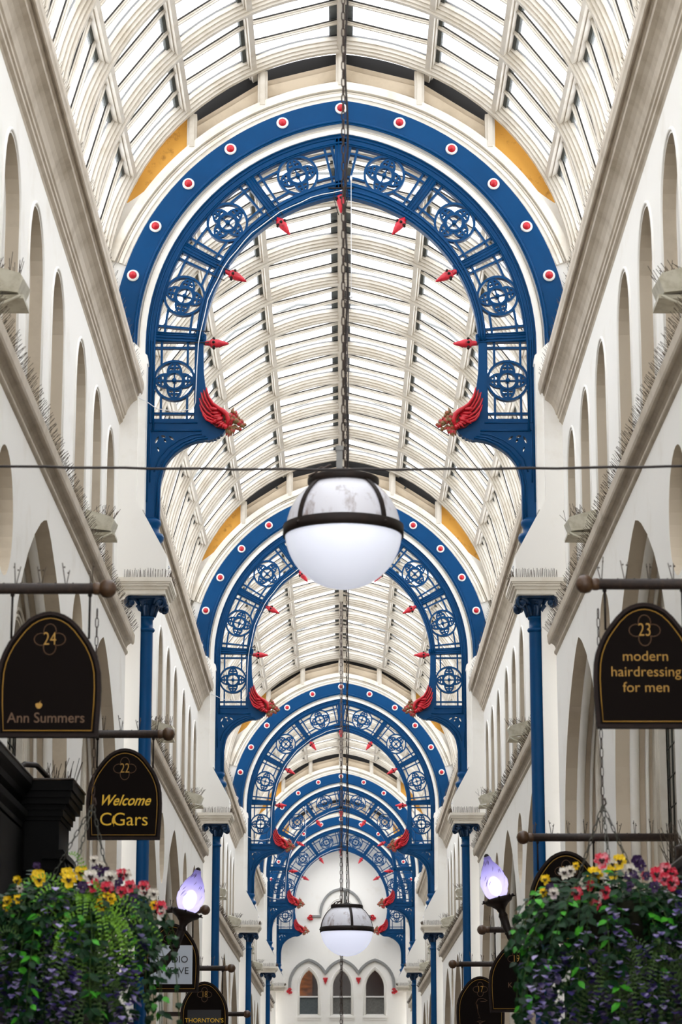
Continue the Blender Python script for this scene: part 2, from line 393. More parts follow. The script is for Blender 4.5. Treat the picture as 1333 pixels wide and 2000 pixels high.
    for sx in (-1,1):
        g=MB()
        def q(pts,rs,sy=.5,dy=0,n=8):
            # smooth the path a little
            P=[Vector(gp(x,y,dy+(k*-.002),sx)) for k,(x,y) in enumerate(pts)]
            g.tube(P,[r*.0063 for r in rs],n,sy=sy)
        # mane, skull, snout, jaw
        for (x,y,r,dy) in [(447,822,6.5,-.03),(452,829,7,-.04),(450,838,6,-.03),(459,820,7.5,-.03),(463,827,7,-.045),(469,831,6,-.04),(474,835,5,-.03),(477,837,3.6,-.03),(464,817,4,-.05),(468,822,3.6,-.05),(455,826,5,-.07),(444,828,5,-.02),(448,846,5,-.02),(470,842,4.5,-.03),(461,812,5,-.05),(473,828,5.5,-.03),(480,834,4,-.03),(452,818,6,-.06)]:
            g.ell(gp(x,y,dy,sx),r*.0063,8,6)
        q([(459,836),(465,841),(471,843),(474,844)],[4,3.6,3,1.4],.7,-.03)
        q([(455,812),(456,806),(458,800)],[3.5,3,.5],.6,-.03); q([(450,814),(451,808)],[3,.5],.6,0)
        for (x0,y0,x1,y1) in [(446,842,444,856),(450,842,449,858),(455,838,453,856),(458,836,458,854),(446,816,440,806),(444,822,437,812)]:
            q([(x0,y0),((x0+x1)/2+1,(y0+y1)/2),(x1,y1)],[4,3.4,.6],.7,-.03)
        hd=g.obj('griffin_head','redworn',root)
        g=MB()
        tips=[(404,761),(399,766),(394,771),(391,783),(392,796),(397,806)]
        g2=MB(); g2.prism([(gp(x,y,0,sx)[0],gp(x,y,0,sx)[2]) for x,y in [(403,765),(395,773),(393,785),(395,798),(402,810),(412,826),(424,838),(444,842),(448,818),(430,803),(416,788)]],[],Y-.085,Y-.05); g2.obj('wing_shade_back','redshade',root)  # plate added behind the feathers so their gaps read as shaded
        for k,(tx,ty) in enumerate(tips):
            bx,by=438-k*2.6,812+k*3.6
            mx,my=(tx+bx)/2-5,(ty+by)/2+7
            q([(bx,by),((bx+mx)/2-1,(by+my)/2+1),(mx,my),((tx+mx)/2-2,(ty+my)/2+1),(tx,ty)],[2.4,2.5,2.3,2.0,.7],1.0,-.03-.004*k)
        q([(405,765),(410,782),(418,794),(428,802),(438,808),(446,816),(449,826),(446,836)],[1.5,2.2,2.8,3.4,4.2,5,5,3],.9,-.06)
        for k,(x0,y0,x1,y1) in enumerate([(430,812,412,812),(434,817,414,820),(438,822,420,822),(432,824,414,833),(437,829,424,834),(440,831,428,840),(443,834,436,842),(426,806,410,803),(436,824,423,828),(445,836,442,845)]):
            q([(x0,y0),((x0+x1)/2,(y0+y1)/2),(x1,y1)],[2.6,3.9,.5],.8,-.055-.003*k,6)
        g.obj('griffin_wing','red',root)
    # white cable on the left
    b=MB(); pts=[(-2.60,Y-.35,8.49),(-2.50,Y-.42,8.54),(-2.36,Y-.3,8.50),(-2.25,Y-.09,8.47),(-2.0,Y-.09,8.43),(-1.80,Y-.09,8.47),(-1.775,Y-.09,8.55),(-1.765,Y-.085,9.0),(-1.75,Y-.085,9.3)]
    for i in range(1,21):
        t=math.radians(80)*i/20; r=2.13-.08*(i/20)+.008*math.sin(i*1.9); pts.append((-(r*math.cos(t)-A),Y-.085,Z0+r*math.sin(t)))
    b.tube(pts,.0055,6); b.obj('white_cable','wcable',root)
    for t in (.05,.46,.95):
        for dt in (-.035,.035):
            b=MB(); a=[( -(r*math.cos(t+dt)-A),Y-.075,Z0+r*math.sin(t+dt)) for r in (2.02,2.2)]; b.tube(a,.006,5); b.obj('cable_tie','black',root)
    b=MB(); 
    for s_ in (-1,1):
        b.tube([(s_*.075,Y-.07,11.33),(s_*.09,Y-.09,11.2),(s_*.06,Y-.08,11.08),(s_*.03,Y-.07,10.98)],.005,5)
    b.tube([(-.16,Y-.08,11.33),(.16,Y-.08,11.33)],.01,6)
    b.obj('crown_wires','iron',root)
    return root
ALAB=['nearest and largest blue ornamental iron arch with griffins, red studs and pendants','second blue ornamental arch, its crown hidden by the big globe lamp','third blue ornamental arch, between the second arch and the smaller ones','fourth blue ornamental arch, in front of the last one at the end wall','farthest and smallest blue ornamental arch, against the white end wall']
arch0=build_arch()
for i,(y,dz) in enumerate(ARCH):
    o=arch0 if i==0 else place(copy_tree(arch0),y-Y1,dz)
    tag(o,ALAB[i],'arch','blue ornamental arches along the arcade')
# pull cords with hook hanging from two arches
def cord(x,y,z0,z1,lab):
    b=MB(); b.tube([(x,y,z0),(x,y,z1)],.004,5); r=b.obj('pull_cord','wcable',None,(x,y,z1)); tag(r,lab,'cord')
    b=MB(); b.lathe((x,y,z1),[(0,-.05),(.012,-.04),(.014,0),(0,.03)],8); b.obj('cord_weight','wcable',r)
    b=MB(); b.ell((x,y,z0),.022,8,6); b.obj('pulley','wcable',r)

# ------------------------------------------------------------------ gable wall, louvres, piers
def zring(x,R=3.45): 
    v=R*R-(abs(x)+A)**2; return Z0+math.sqrt(v) if v>0 else Z0
def zroof(x,R=RR):
    v=R*R-(abs(x)+RA)**2; return RZ+math.sqrt(v) if v>0 else RZ
def zw(x): return zring(x,3.40+.20*min(1,max(0,(abs(x)-2.0)/.72))**2)
def build_gable():
    Y=Y1
    root=thing('wall_gable',(0,Y,8.6))
    b=MB()
    inner=arc(2.80,bot=8.55,n=26)
    xs=[2.95]+[2.95-2.95*i/40 for i in range(1,41)]
    half=[(2.95,8.55)]+[(x,min(zw(x),zroof(x,RR+.08)) if x<2.72 else zroof(x,RR+.08)) for x in xs]
    outer=[(-x,z) for x,z in half]+[(x,z) for x,z in reversed(half[:-1])]
    b.prism(outer+inner[::-1],[],Y-.10,Y+.12)
    b.obj('wall_face','wall',root)
    b=MB()
    for r0,r1,y in ((3.21,3.27,Y-.13),(3.27,3.31,Y-.15),(3.36,3.46,Y-.17)):
        b.band(arc(r0,f0=.32),arc(r1,f0=.32),y,Y-.09)
    for r in (3.225,3.285,3.335,3.37): b.tube([(x,Y-.12,z) for x,z in arc(r,f0=.32)],.014,6)
    b.tube([(x,Y-.11,z) for x,z in arc(2.87,bot=8.6)],.010,6)
    b.obj('arch_moulding','trim',root)
    b=MB(); 
    half=[(2.62,zring(2.62,3.44)-.1)]+[(2.62-2.62*i/30,zring(2.62-2.62*i/30,3.44)-.03) for i in range(31)]
    h2=[(2.62-2.62*i/30,zroof(2.62-2.62*i/30,RR+.12)) for i in range(31)]
    poly=[(-x,z) for x,z in h2]+[(x,z) for x,z in reversed(h2[:-1])]+[(x,z-.25) for x,z in half[1:]]+[(-x,z-.25) for x,z in reversed(half[1:-1])]
    b.prism(poly,[],Y+.10,Y+.13); b.obj('louvre_void','dark',root)
    for x0,w in ((0,.13),(.985,.12),(-.985,.12),(1.865,.12),(-1.865,.12)):
        b=MB(); b.box(x0-w/2,x0+w/2,Y-.16,Y+.05,zring(x0,3.43)-.02,zroof(x0)+.02); b.box(x0-w/4,x0+w/4,Y-.18,Y,zring(x0,3.43)-.02,zroof(x0)+.02); b.obj('post','roofw',root)
    for sx in (-1,1):
        for x0,x1 in ((.065,.925),(1.045,1.805)):
            for k,(f0,f1,y) in enumerate(((-.05,.34,Y+.02),(.30,.60,Y-.03),(.56,.80,Y-.0))):
                P=[]
                for x in (x0,x1):
                    a=zring(x,3.42); g=zroof(x)-a
                    # middle sag keeps the boards straight while the ring curves
                    P.append((a+g*f0,a+g*f1))
                b=MB(); b.add([(sx*x0,y,P[0][0]),(sx*x1,y,P[1][0]),(sx*x1,y-.05,P[1][1]),(sx*x0,y-.05,P[0][1]),(sx*x0,y+.03,P[0][0]),(sx*x1,y+.03,P[1][0]),(sx*x1,y-.02,P[1][1]),(sx*x0,y-.02,P[0][1])],[(0,1,2,3),(4,7,6,5),(0,4,5,1),(3,2,6,7),(0,3,7,4),(1,5,6,2)])
                b.obj('louvre_board','louvre',root)
        b=MB(); xs=[1.925+.78*i/14 for i in range(15)]
        lo=[(sx*x,min(zw(x)-.02,zroof(x,RR+.1)-.02)) for x in xs]; hi=[(sx*x,max(zroof(x,RR+.1)+.0,zring(x,3.40)+.01)) for x in xs]
        b.prism(lo+hi[::-1],[],Y-.05,Y-.0); b.obj('yellow_board','yellow',root)
    return root
def build_pier(sx):
    """corbelled pier between the bays (right side when sx=1)"""
    yf,yb=Y1-.4,Y1+.4
    root=thing('pier',(sx*2.5,Y1,-1.6))
    b=MB()
    b.prism([(sx*x,z) for x,z in [(3.05,8.75),(2.448,8.75),(2.448,7.254),(2.073,6.564),(2.083,6.28),(3.05,6.28)]],[],yf,yb)
    b.prism([(sx*x,z) for x,z in [(2.5,9.0),(2.362,9.0),(2.362,7.14),(2.5,7.2)]],[],yf+.08,yb-.08)
    b.prism([(sx*x,z) for x,z in [(2.75,9.35),(2.52,9.25),(2.36,9.09),(2.345,8.99),(2.42,8.92),(2.75,8.7)]],[],yf+.12,yf+.26)
    b.prism([(sx*x,z) for x,z in [(3.05,6.3),(2.385,6.3),(2.385,-1.6),(3.05,-1.6)]],[],yf+.2,yb-.2)
    b.obj('shaft_wall','wall',root)
    b=MB()
    def lay(xi,z0,z1,e): b.box(min(sx*3.0,sx*xi),max(sx*3.0,sx*xi),yf-e,yb+e,z0,z1)
    lay(2.011,6.235,6.285,.08); lay(2.022,6.215,6.24,.065); lay(2.035,6.19,6.22,.05); lay(2.06,6.155,6.195,.02); lay(2.085,6.10,6.158,.0)
    b.obj('abacus','trim',root)
    b=MB()
    for k in range(34):
        x=2.05+.52*k/33+R_.uniform(-.006,.006); y=yf-.03+R_.uniform(-.02,.02); h=.11+R_.uniform(-.02,.01)
        b.tube([(sx*x,y,6.285),(sx*(x+R_.uniform(-.012,.012)),y-.01,6.285+h)],.0028,3,smooth=False)
    for k in range(40):
        y=yf+.8*k/39; x=2.04+R_.uniform(0,.03)
        b.tube([(sx*x,y,6.285),(sx*(x-.03+R_.uniform(-.02,.02)),y+R_.uniform(-.02,.02),6.285+.1)],.0028,3,smooth=False)
    tag(b.obj('bird_spikes','steel',root),kind='stuff')
    return root
def build_column(sx):
    x,y=sx*2.325,Y1-.1
    root=thing('iron_column',(x,y,-1.6))
    b=MB(); b.lathe((x,y,0),[(.13,-1.6),(.13,-1.45),(.10,-1.4),(.085,-1.3),(.080,5.70)],20); b.obj('shaft','blue',root)
    b=MB(); b.lathe((x,y,0),[(.080,5.69),(.098,5.70),(.104,5.715),(.098,5.735),(.078,5.745),(.078,5.84),(.092,5.85),(.098,5.865),(.088,5.88)],20); b.obj('neck_rings','blue',root)
    b=MB()
    b.lathe((x,y,0),[(.085,5.87),(.092,5.93),(.105,5.98),(.135,6.04),(.17,6.09),(.10,6.10)],20)
    b.prism([(-.2,6.075),(.2,6.075),(.2,6.10),(-.2,6.10)],[],y-.2,y+.2,lambda u,v:(x+u,v))
    for k in range(4):       # corner scrolls
        a=pi/4+k*pi/2; dx,dy=math.cos(a),math.sin(a)
        P=[];rr=[]
        for i in range(15):
            t=i/14; th=-pi*.1+t*pi*2.2; rad=.066*(1-.62*t); cx_,cz=.27,6.015
            P.append((x+dx*(cx_+rad*math.sin(th)),y+dy*(cx_+rad*math.sin(th)),cz+rad*math.cos(th))); rr.append(.026-.012*t)
        P=[(x+dx*.1,y+dy*.1,5.98),(x+dx*.16,y+dy*.16,6.07)]+P; rr=[.02,.026]+rr
        b.tube(P,rr,7)
        for t_ in (-.035,.035):
            b.ell((x+dx*.27-dy*t_,y+dy*.27+dx*t_,6.01),.040,8,6)
        b.ell((x+dx*.2,y+dy*.2,6.08),(.035,.035,.025),8,6)
    for k in range(8):       # acanthus leaves
        a=k*pi/4; dx,dy=math.cos(a),math.sin(a)
        b.tube([(x+dx*.085,y+dy*.085,5.88),(x+dx*.105,y+dy*.105,5.95),(x+dx*.135,y+dy*.135,6.0),(x+dx*.16,y+dy*.16,5.985)],[.03,.034,.03,.012],7)
        b.ell((x+dx*.115,y+dy*.115,6.03),.03,6,5)
    b.obj('capital','bluedark',root)
    return root
gab=build_gable(); tag(gab,kind='structure'); piers=[build_pier(-1),build_pier(1)]; cols=[build_column(-1),build_column(1)]
NM=['nearest','second','third','fourth']
for i,(y,dz) in enumerate(ARCH):
    g=gab if i==0 else place(copy_tree(gab),y-Y1,dz)
    tag(g,f'white gable wall with louvres around the {ORD[i]} blue arch','wall',kind='structure')
    if i==4: break
    for s,side in enumerate(('left','right')):
        p=piers[s] if i==0 else place(copy_tree(piers[s]),y-Y1,dz)
        tag(p,f'white corbelled pier carrying the {side} foot of the {ORD[i]} blue arch','pillar','corbelled piers',kind='structure')
        c=cols[s] if i==0 else place(copy_tree(cols[s]),y-Y1,dz)
        tag(c,f'{NM[i]} slim blue iron column on the {side}, scrolled capital under the {ORD[i]} arch','column','blue iron columns')
p=place(copy_tree(piers[0]),ARCH[4][0]-Y1,ARCH[4][1]); tag(p,'white pier at the left end of the end wall','pillar',kind='structure')
p=place(copy_tree(piers[1]),ARCH[4][0]-Y1,ARCH[4][1]); tag(p,'white pier at the right end of the end wall','pillar',kind='structure')

# ------------------------------------------------------------------ bays: walls, cornices, windows, roof
LAN=[-1.48,-3.11,-4.84,-6.99,-8.72,-10.39,-12.5,-14.2,-15.9]
BIG=[-3.1,-8.45,-13.8]; RND=[-5.76,-11.12]
def lancet(c,w=.52,z0=5.72,zt=7.80,n=14):
    zs=zt-w*1.12
    L=[(c-w,z0)]+[(c-w*math.cos(pi*i/n),zs+w*1.12*math.sin(pi*i/n)**(.92)) for i in range(n+1)]+[(c+w,z0)]
    return L
DROP=[(0,0),(.2,.05),(.4,.12),(.8,.31),(1.2,.56),(1.54,.85),(1.80,1.16),(1.97,1.5),(2.06,1.85),(2.1,2.2)]
def bigarch(c,off=0,z0=1.9,zt=5.06):
    s_=1-off/2.1
    H=[(d*s_,zt-off*.75-q*1.0) for d,q in DROP]
    return [(c-2.1*s_,z0)]+[(c-d,z) for d,z in reversed(H)]+[(c+d,z) for d,z in H[1:]]+[(c+2.1*s_,z0)]
def circ(c,z,r,n=32): return [(c+r*math.cos(2*pi*i/n),z+r*math.sin(2*pi*i/n)) for i in range(n)]
def build_bay(sx,L,nb):
    """wall of one bay, Y from Y1-L+.4 to Y1-.4; returns list of (object, kind, idx)"""
    ya,yb=Y1-L+.39,Y1-.39; out=[]
    lan=[Y1+c for c in LAN if Y1+c-.6>ya]; big=[Y1+c for c in BIG if Y1+c-2.15>ya][:nb]; rnd=[Y1+c for c in RND if Y1+c-.6>ya][:max(nb-1,1)]
    base=(sx*2.8,(ya+yb)/2,-1.6)
    def X(a): return sx*a
    b=MB()
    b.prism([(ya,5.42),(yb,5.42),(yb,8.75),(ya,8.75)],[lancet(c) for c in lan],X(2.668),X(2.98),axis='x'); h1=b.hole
    b.prism([(ya,1.55),(yb,1.55),(yb,5.43),(ya,5.43)],[bigarch(c) for c in big]+[circ(c,4.5,.495) for c in rnd],X(2.54),X(2.94),axis='x'); b.m2=('cream',h1,b.hole)  # hole sides take the browner cream with shade in its colour
    b.box(min(X(3.0),X(3.1)),max(X(3.0),X(3.1)),ya,yb,-1.6,10.0)
    b.box(min(X(2.84),X(3.0)),max(X(2.84),X(3.0)),ya,yb,-1.6,1.55)
    w=b.obj('wall_side','wall',None,base); out.append((w,'wall',0))
    # upper cornice
    b=MB()
    pf=[(2.668,8.17),(2.655,8.195),(2.630,8.215),(2.628,8.25),(2.612,8.262),(2.608,8.29),(2.592,8.305),(2.585,8.33),(2.570,8.375),(2.54,8.425),(2.505,8.462),(2.470,8.485),(2.462,8.49),(2.460,8.535),(2.445,8.545),(2.438,8.575),(2.418,8.575),(2.414,8.555),(2.402,8.565),(2.395,8.60),(2.385,8.63),(2.383,8.69),(2.44,8.72),(2.9,8.76),(2.9,8.17)]
    n=len(pf); b.add([(X(x),ya,z) for x,z in pf]+[(X(x),yb,z) for x,z in pf],[(i,(i+1)%n,n+(i+1)%n,n+i) for i in range(n)]+[tuple(range(n)),tuple(reversed(range(n,2*n)))])
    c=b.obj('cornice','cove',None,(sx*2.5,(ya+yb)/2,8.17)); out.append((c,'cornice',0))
    b=MB()
    pf=[(2.54,5.36),(2.522,5.375),(2.515,5.385),(2.513,5.405),(2.53,5.41),(2.532,5.44),(2.52,5.475),(2.49,5.50),(2.47,5.503),(2.468,5.49),(2.450,5.492),(2.440,5.515),(2.433,5.60),(2.47,5.63),(2.668,5.72),(2.9,5.72),(2.9,5.37)]
    n=len(pf); b.add([(X(x),ya,z) for x,z in pf]+[(X(x),yb,z) for x,z in pf],[(i,(i+1)%n,n+(i+1)%n,n+i) for i in range(n)]+[tuple(range(n)),tuple(reversed(range(n,2*n)))])
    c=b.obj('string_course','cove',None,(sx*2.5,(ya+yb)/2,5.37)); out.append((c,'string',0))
    # bird spikes on the string course
    b=MB(); y=ya
    while y<yb:
        for x0 in (2.46,2.53,2.60):
            z=5.60+(x0-2.43)*.5; lx=R_.uniform(-.03,.0)-.055
            b.tube([(X(x0),y,z),(X(x0+lx),y+R_.uniform(-.02,.02),z+R_.uniform(.06,.10))],.0023,3,smooth=False)
        y+=.045
    c=b.obj('bird_spike_strip','steel',None,(sx*2.5,(ya+yb)/2,5.6)); out.append((c,'spikes',0))
    b=MB(); y=ya
    while y<yb:
        z=8.70; b.tube([(X(2.45),y,z),(X(2.40+R_.uniform(-.03,.02)),y+R_.uniform(-.03,.03),z+R_.uniform(.09,.14))],.0022,3,smooth=False)
        b.tube([(X(2.60),y,z),(X(2.56),y+.02,z+R_.uniform(.09,.14))],.0022,3,smooth=False)
        y+=.07
    c=b.obj('bird_spike_strip','steel',None,(sx*2.5,(ya+yb)/2,8.7)); out.append((c,'spikesup',0))
    # lancet windows
    for k,cy in enumerate(lan):
        b=MB(); P=lancet(cy); b.tube([(X(2.668),p[0],p[1]) for p in lancet(cy,.545,5.72,7.835)],.018,6)
        b.tube([(X(2.80),p[0],p[1]) for p in lancet(cy,.50,5.72,7.77)],.022,6)
        r=b.obj('window_x','wall',None,(sx*2.7,cy,5.72))
        b=MB(); b.prism(lancet(cy,.52,5.72,7.80),[lancet(cy,.42,5.80,7.68)],X(2.90),X(2.95),axis='x'); b.obj('window_frame','sash',r)
        b=MB(); b.prism(lancet(cy,.43,5.79,7.69),[],X(2.925),X(2.94),axis='x'); b.obj('glass_pane','winglass',r)
        out.append((r,'lancet',k))
    for k,cy in enumerate(big):
        b=MB(); b.tube([(X(2.71),p[0],p[1]) for p in bigarch(cy,.05)],.045,8)
        b.tube([(X(2.83),p[0],p[1]) for p in bigarch(cy,.03)],.02,6)
        r=b.obj('window_x','wall',None,(sx*2.7,cy,1.9))
        b=MB(); lights=[lancet(cy+d,.60,2.05,4.35) for d in (-.88,.88)]
        b.prism(bigarch(cy,0),lights+[circ(cy,4.45,.26,20)],X(2.88),X(2.94),axis='x')
        for d in (-.88,.88):
            for e,xx in ((.64,2.875),(.70,2.865)): b.tube([(X(xx),p[0],p[1]) for p in lancet(cy+d,e,2.05,4.35+(e-.6))],.016,5)
        b.obj('tracery','trim',r)
        b=MB(); b.box(min(X(2.95),X(2.97)),max(X(2.95),X(2.97)),cy-1.6,cy+1.6,1.95,4.8); g=b.obj('glass_pane','winglass',r)
        b=MB()
        for d in (-.88,.88):
            for j in range(5): b.tube([(X(2.945),cy+d-.5+.25*j,2.05),(X(2.945),cy+d-.5+.25*j,4.2)],.005,4)
            for j in range(8): b.tube([(X(2.945),cy+d-.6,2.2+.27*j),(X(2.945),cy+d+.6,2.2+.27*j)],.005,4)
        b.obj('lead_bars','lead',g)
        out.append((r,'big',k))
    for k,cy in enumerate(rnd):
        b=MB(); b.prism(circ(cy,4.5,.36),[],X(2.70),X(2.95),axis='x'); b.prism(circ(cy,4.5,.5),[],X(2.86),X(2.94),axis='x')
        b.tube([(X(2.70),p[0],p[1]) for p in circ(cy,4.5,.355)],.015,6,closed=True)
        r=b.obj('roundel','wall',None,(sx*2.7,cy,4.0)); out.append((r,'roundel',k))
    # floodlights on brackets over the string course
    for k,ry in enumerate((-4.0,-11.7)):
        if Y1+ry<ya: continue
        y=Y1+ry; root=thing('floodlight',(X(2.6),y,5.95))
        b=MB(); b.add([(X(x),yy,z) for yy,dz in ((y-.12,0),(y+.32,.05)) for x,z in ((2.66,6.02+dz),(2.40,5.99+dz),(2.36,6.10+dz),(2.385,6.14+dz),(2.66,6.22+dz))],[(0,1,2,3,4),(9,8,7,6,5),(0,5,6,1),(1,6,7,2),(2,7,8,3),(3,8,9,4),(4,9,5,0)])
        b.obj('housing','flood',root)
        b=MB(); b.box(min(X(2.36),X(2.62)),max(X(2.36),X(2.62)),y-.08,y+.28,5.955,5.985); b.tube([(X(2.38),y-.1,5.97),(X(2.62),y-.1,5.86)],.012,5); b.obj('bracket','flood',root)
        b=MB()
        for j in range(26):
            a=R_.uniform(0,1); x=2.38+.26*a; yy=y-.1+.4*R_.random()
            b.tube([(X(x),yy,6.15+.06*a),(X(x-R_.uniform(-.03,.10)),yy+R_.uniform(-.06,.06),6.15+R_.uniform(.09,.15))],.0028,3,smooth=False)
        tag(b.obj('bird_spikes','steel',root),kind='stuff')
        out.append((root,'flood',k))
    return out
BN=['nearest bay','second bay','third bay','fourth bay','last bay']
GN=['nearest','middle','farthest']
def side(sx): return 'left' if sx<0 else 'right'
def label_bay(out,sx,i,nl,nbg):
    s_=side(sx); bay=f'{BN[i]} of the {s_} wall' if i>=0 else f'the part of the {s_} wall beside the viewer'
    for o,k,j in out:
        if k=='wall': o.name=f'wall_{s_}'; tag(o,f'white plaster wall with arched openings, {bay}','wall',kind='structure')
        elif k=='cornice': o.name=setname('trim'); tag(o,f'deep cream cove cornice under the glass roof, {bay}','cornice',kind='structure')
        elif k=='string': o.name=setname('trim'); tag(o,f'grimy shade-toned cream string course below the round-headed windows, {bay}','ledge',kind='structure')
        elif k=='spikes': tag(o,f'wire bird spikes on the string course, {bay}','bird spikes','bird spikes on ledges')
        elif k=='spikesup': tag(o,f'fine wire bird spikes on top of the cornice, {bay}','bird spikes','bird spikes on ledges')
        elif k=='lancet': o.name=setname('window'); tag(o,f'tall round-headed upper window, {ORD[j]} from the far end of the {bay}','window',kind='structure')
        elif k=='big': o.name=setname('window'); tag(o,f'wide pointed-arch lower window, {ORD[j]} from the far end of the {bay}','window',kind='structure')
        elif k=='roundel': o.name=setname('trim'); tag(o,f'round blind recess between pointed arches, {ORD[j]} from the far end of the {bay}','roundel',kind='structure')
        elif k=='flood': tag(o,f'beige floodlight with spikes, {["farther","nearer"][j]} one in the {bay}','floodlight','floodlights on the string courses')
for sx in (-1,1):
    b0=build_bay(sx,17.2,3)
    for i in range(1,4):
        cp=[(place(copy_tree(o),ARCH[i][0]-Y1,ARCH[i][1]),k,j) for o,k,j in b0]; label_bay(cp,sx,i,9,3)
    b4=build_bay(sx,12.0,2)
    for o,k,j in b4: place(o,ARCH[4][0]-Y1,ARCH[4][1])
    label_bay(b4,sx,4,6,2)
    cp=[(place(copy_tree(o),-17.2,0),k,j) for o,k,j in b0 if k in('wall','cornice','string','big','lancet')]; label_bay(cp,sx,-1,9,3)
    label_bay(b0,sx,0,9,3)

# roof
def build_roof(L,nr):
    ya,yb=Y1-L+.13,Y1+.12
    root=thing('ceiling',(0,(ya+yb)/2,8.7))
    def prof(R,n=22,bot=8.76):
        ft=math.acos(RA/R); Lh=[(R-RA,bot)]+[(R*math.cos(ft*i/n)-RA,RZ+R*math.sin(ft*i/n)) for i in range(n+1)]
        return [(-x,z) for x,z in Lh]+[(x,z) for x,z in reversed(Lh[:-1])]
    ys=[Y1-.225-1.72*i for i in range(nr)]+[ya+.08]
    for y in ys:
        b=MB(); b.band(prof(RR),prof(RR+.22),y-.035,y+.035); b.band(prof(RR+.035),prof(RR+.21),y-.06,y+.06); b.band(prof(RR+.075),prof(RR+.205),y-.085,y+.085); b.band(prof(RR+.12),prof(RR+.20),y-.11,y+.11)
        b.obj('rib','roofw',root)
    putty=MB()
    for y in ys:
        for d in (-1,1): putty.band(prof(RR+.175),prof(RR+.19),y+d*.114-.007,y+d*.114+.007)
    T=[math.asin((z-RZ)/RR) for z in (11.40,12.25,12.80)]+[math.asin(.06)]
    lines=[(sx,t) for sx in (-1,1) for t in T]
    for sx,t in lines:
        b=MB(); n=Vector((math.cos(t),0,math.sin(t))); tt=Vector((-math.sin(t),0,math.cos(t)))
        def pt(r,u): 
            v=Vector((-RA,0,RZ))+n*r+tt*u; return (sx*v.x,v.z)
        b.prism([pt(RR+.03,-.034),pt(RR+.03,.034),pt(RR+.2,.034),pt(RR+.2,-.034)],[],ya,yb)
        b.prism([pt(RR+.08,-.05),pt(RR+.08,.05),pt(RR+.2,.05),pt(RR+.2,-.05)],[],ya,yb)
        b.obj('purlin','roofw',root)
        b=MB(); b.prism([pt(RR+.15,-.10),pt(RR+.15,-.045),pt(RR+.196,-.045),pt(RR+.196,-.11)],[],ya,yb); b.obj('flashing','lead',root)
    NT=[0.0]+sorted(T)+[math.acos(RA/(RR+.2))]
    def flat(d):
        R=RR+d; L=[(R-RA,8.76)]+[(R*math.cos(t)-RA,RZ+R*math.sin(t)) for t in NT]; L[-1]=(0,RZ+math.sqrt(R*R-RA*RA))
        return [(-x,z) for x,z in L]+[(x,z) for x,z in reversed(L[:-1])]
    zr=RZ+math.sqrt(RR*RR-RA*RA)
    b=MB(); b.box(-.05,.05,ya,yb,zr+.03,zr+.24); b.box(-.03,.03,ya,yb,zr+.0,zr+.1); b.obj('ridge_beam','roofw',root)
    for sx in (-1,1):
        b=MB(); b.prism([(sx*.05,zr+.185),(sx*.15,zr+.165),(sx*.15,zr+.178),(sx*.05,zr+.2)],[],ya,yb); b.obj('flashing','lead',root)
    k=0
    for i in range(len(ys)-1):
        a,c=ys[i],ys[i+1]
        m=3 if a-c>1.2 else 1
        for j in range(1,m):
            y=a+(c-a)*j/m
            b=MB(); b.band(flat(.130),flat(.195),y-.014,y+.014); b.band(flat(.155),flat(.195),y-.024,y+.024); b.obj('glazing_bar','roofw',root)
            for d in (-1,1): putty.band(flat(.173),flat(.187),y+d*.028-.006,y+d*.028+.006)
    putty.obj('putty_lines','dark',root)
    b=MB(); P=flat(.193)
    n=len(P); b.add([(x,ya,z) for x,z in P]+[(x,yb,z) for x,z in P],[(i,i+1,n+i+1,n+i) for i in range(n-1)])
    g=b.obj('roof_glass','roofglass',root)
    # guard wires above the glass
    b=MB()
    for sx in (-1,1):
        for t,dd in ((.62,.5),(1.15,.55)):
            P=[]
            x,z=roofpt(RR+dd,t); b.tube([(sx*x,ya,z),(sx*x,yb,z)],.022,5)
    for i in range(3):
        y=ya+(yb-ya)*(i+.5)/3; 
        b.tube([(sx_*(roofpt(RR+.5,t)[0]),y+.0*t,roofpt(RR+.5,t)[1]) for sx_,t in [(-1,.3),(-1,.62),(-1,1.0),(-1,1.3),(1,1.3),(1,1.0),(1,.62),(1,.3)]],.022,5)
    b.obj('outer_rail','lead',root)
    return root
r0=build_roof(17.2,10)
for i in range(5):
    if i==0: o=r0
    elif i<4: o=place(copy_tree(r0),ARCH[i][0]-Y1,ARCH[i][1])
    else: o=place(build_roof(12.0,7),ARCH[4][0]-Y1,ARCH[4][1])
    o.name='ceiling'; tag(o,f'arched glass roof with white ribs over the {BN[i]}','roof',kind='structure')
o=place(copy_tree(r0),-17.2,0); o.name='ceiling'; tag(o,'arched glass roof over the viewer','roof',kind='structure')

# floor
b=MB()
fy=[(-5,0),(29.5,0),(46.8,-.7),(63.8,-1.45),(93.6,-1.45)]
for (a,za),(c,zc_) in zip(fy,fy[1:]):
    b.add([(-3.1,a,-1.6+za),(3.1,a,-1.6+za),(3.1,c,-1.6+zc_),(-3.1,c,-1.6+zc_),(-3.1,a,-1.9+za),(3.1,a,-1.9+za),(3.1,c,-1.9+zc_),(-3.1,c,-1.9+zc_)],[(0,1,2,3),(4,7,6,5),(0,4,5,1),(2,6,7,3),(0,3,7,4),(1,5,6,2)])
tag(b.obj('floor','pave',None,(0,45,-1.6)),'stone paving sloping gently down the arcade','floor',kind='structure')

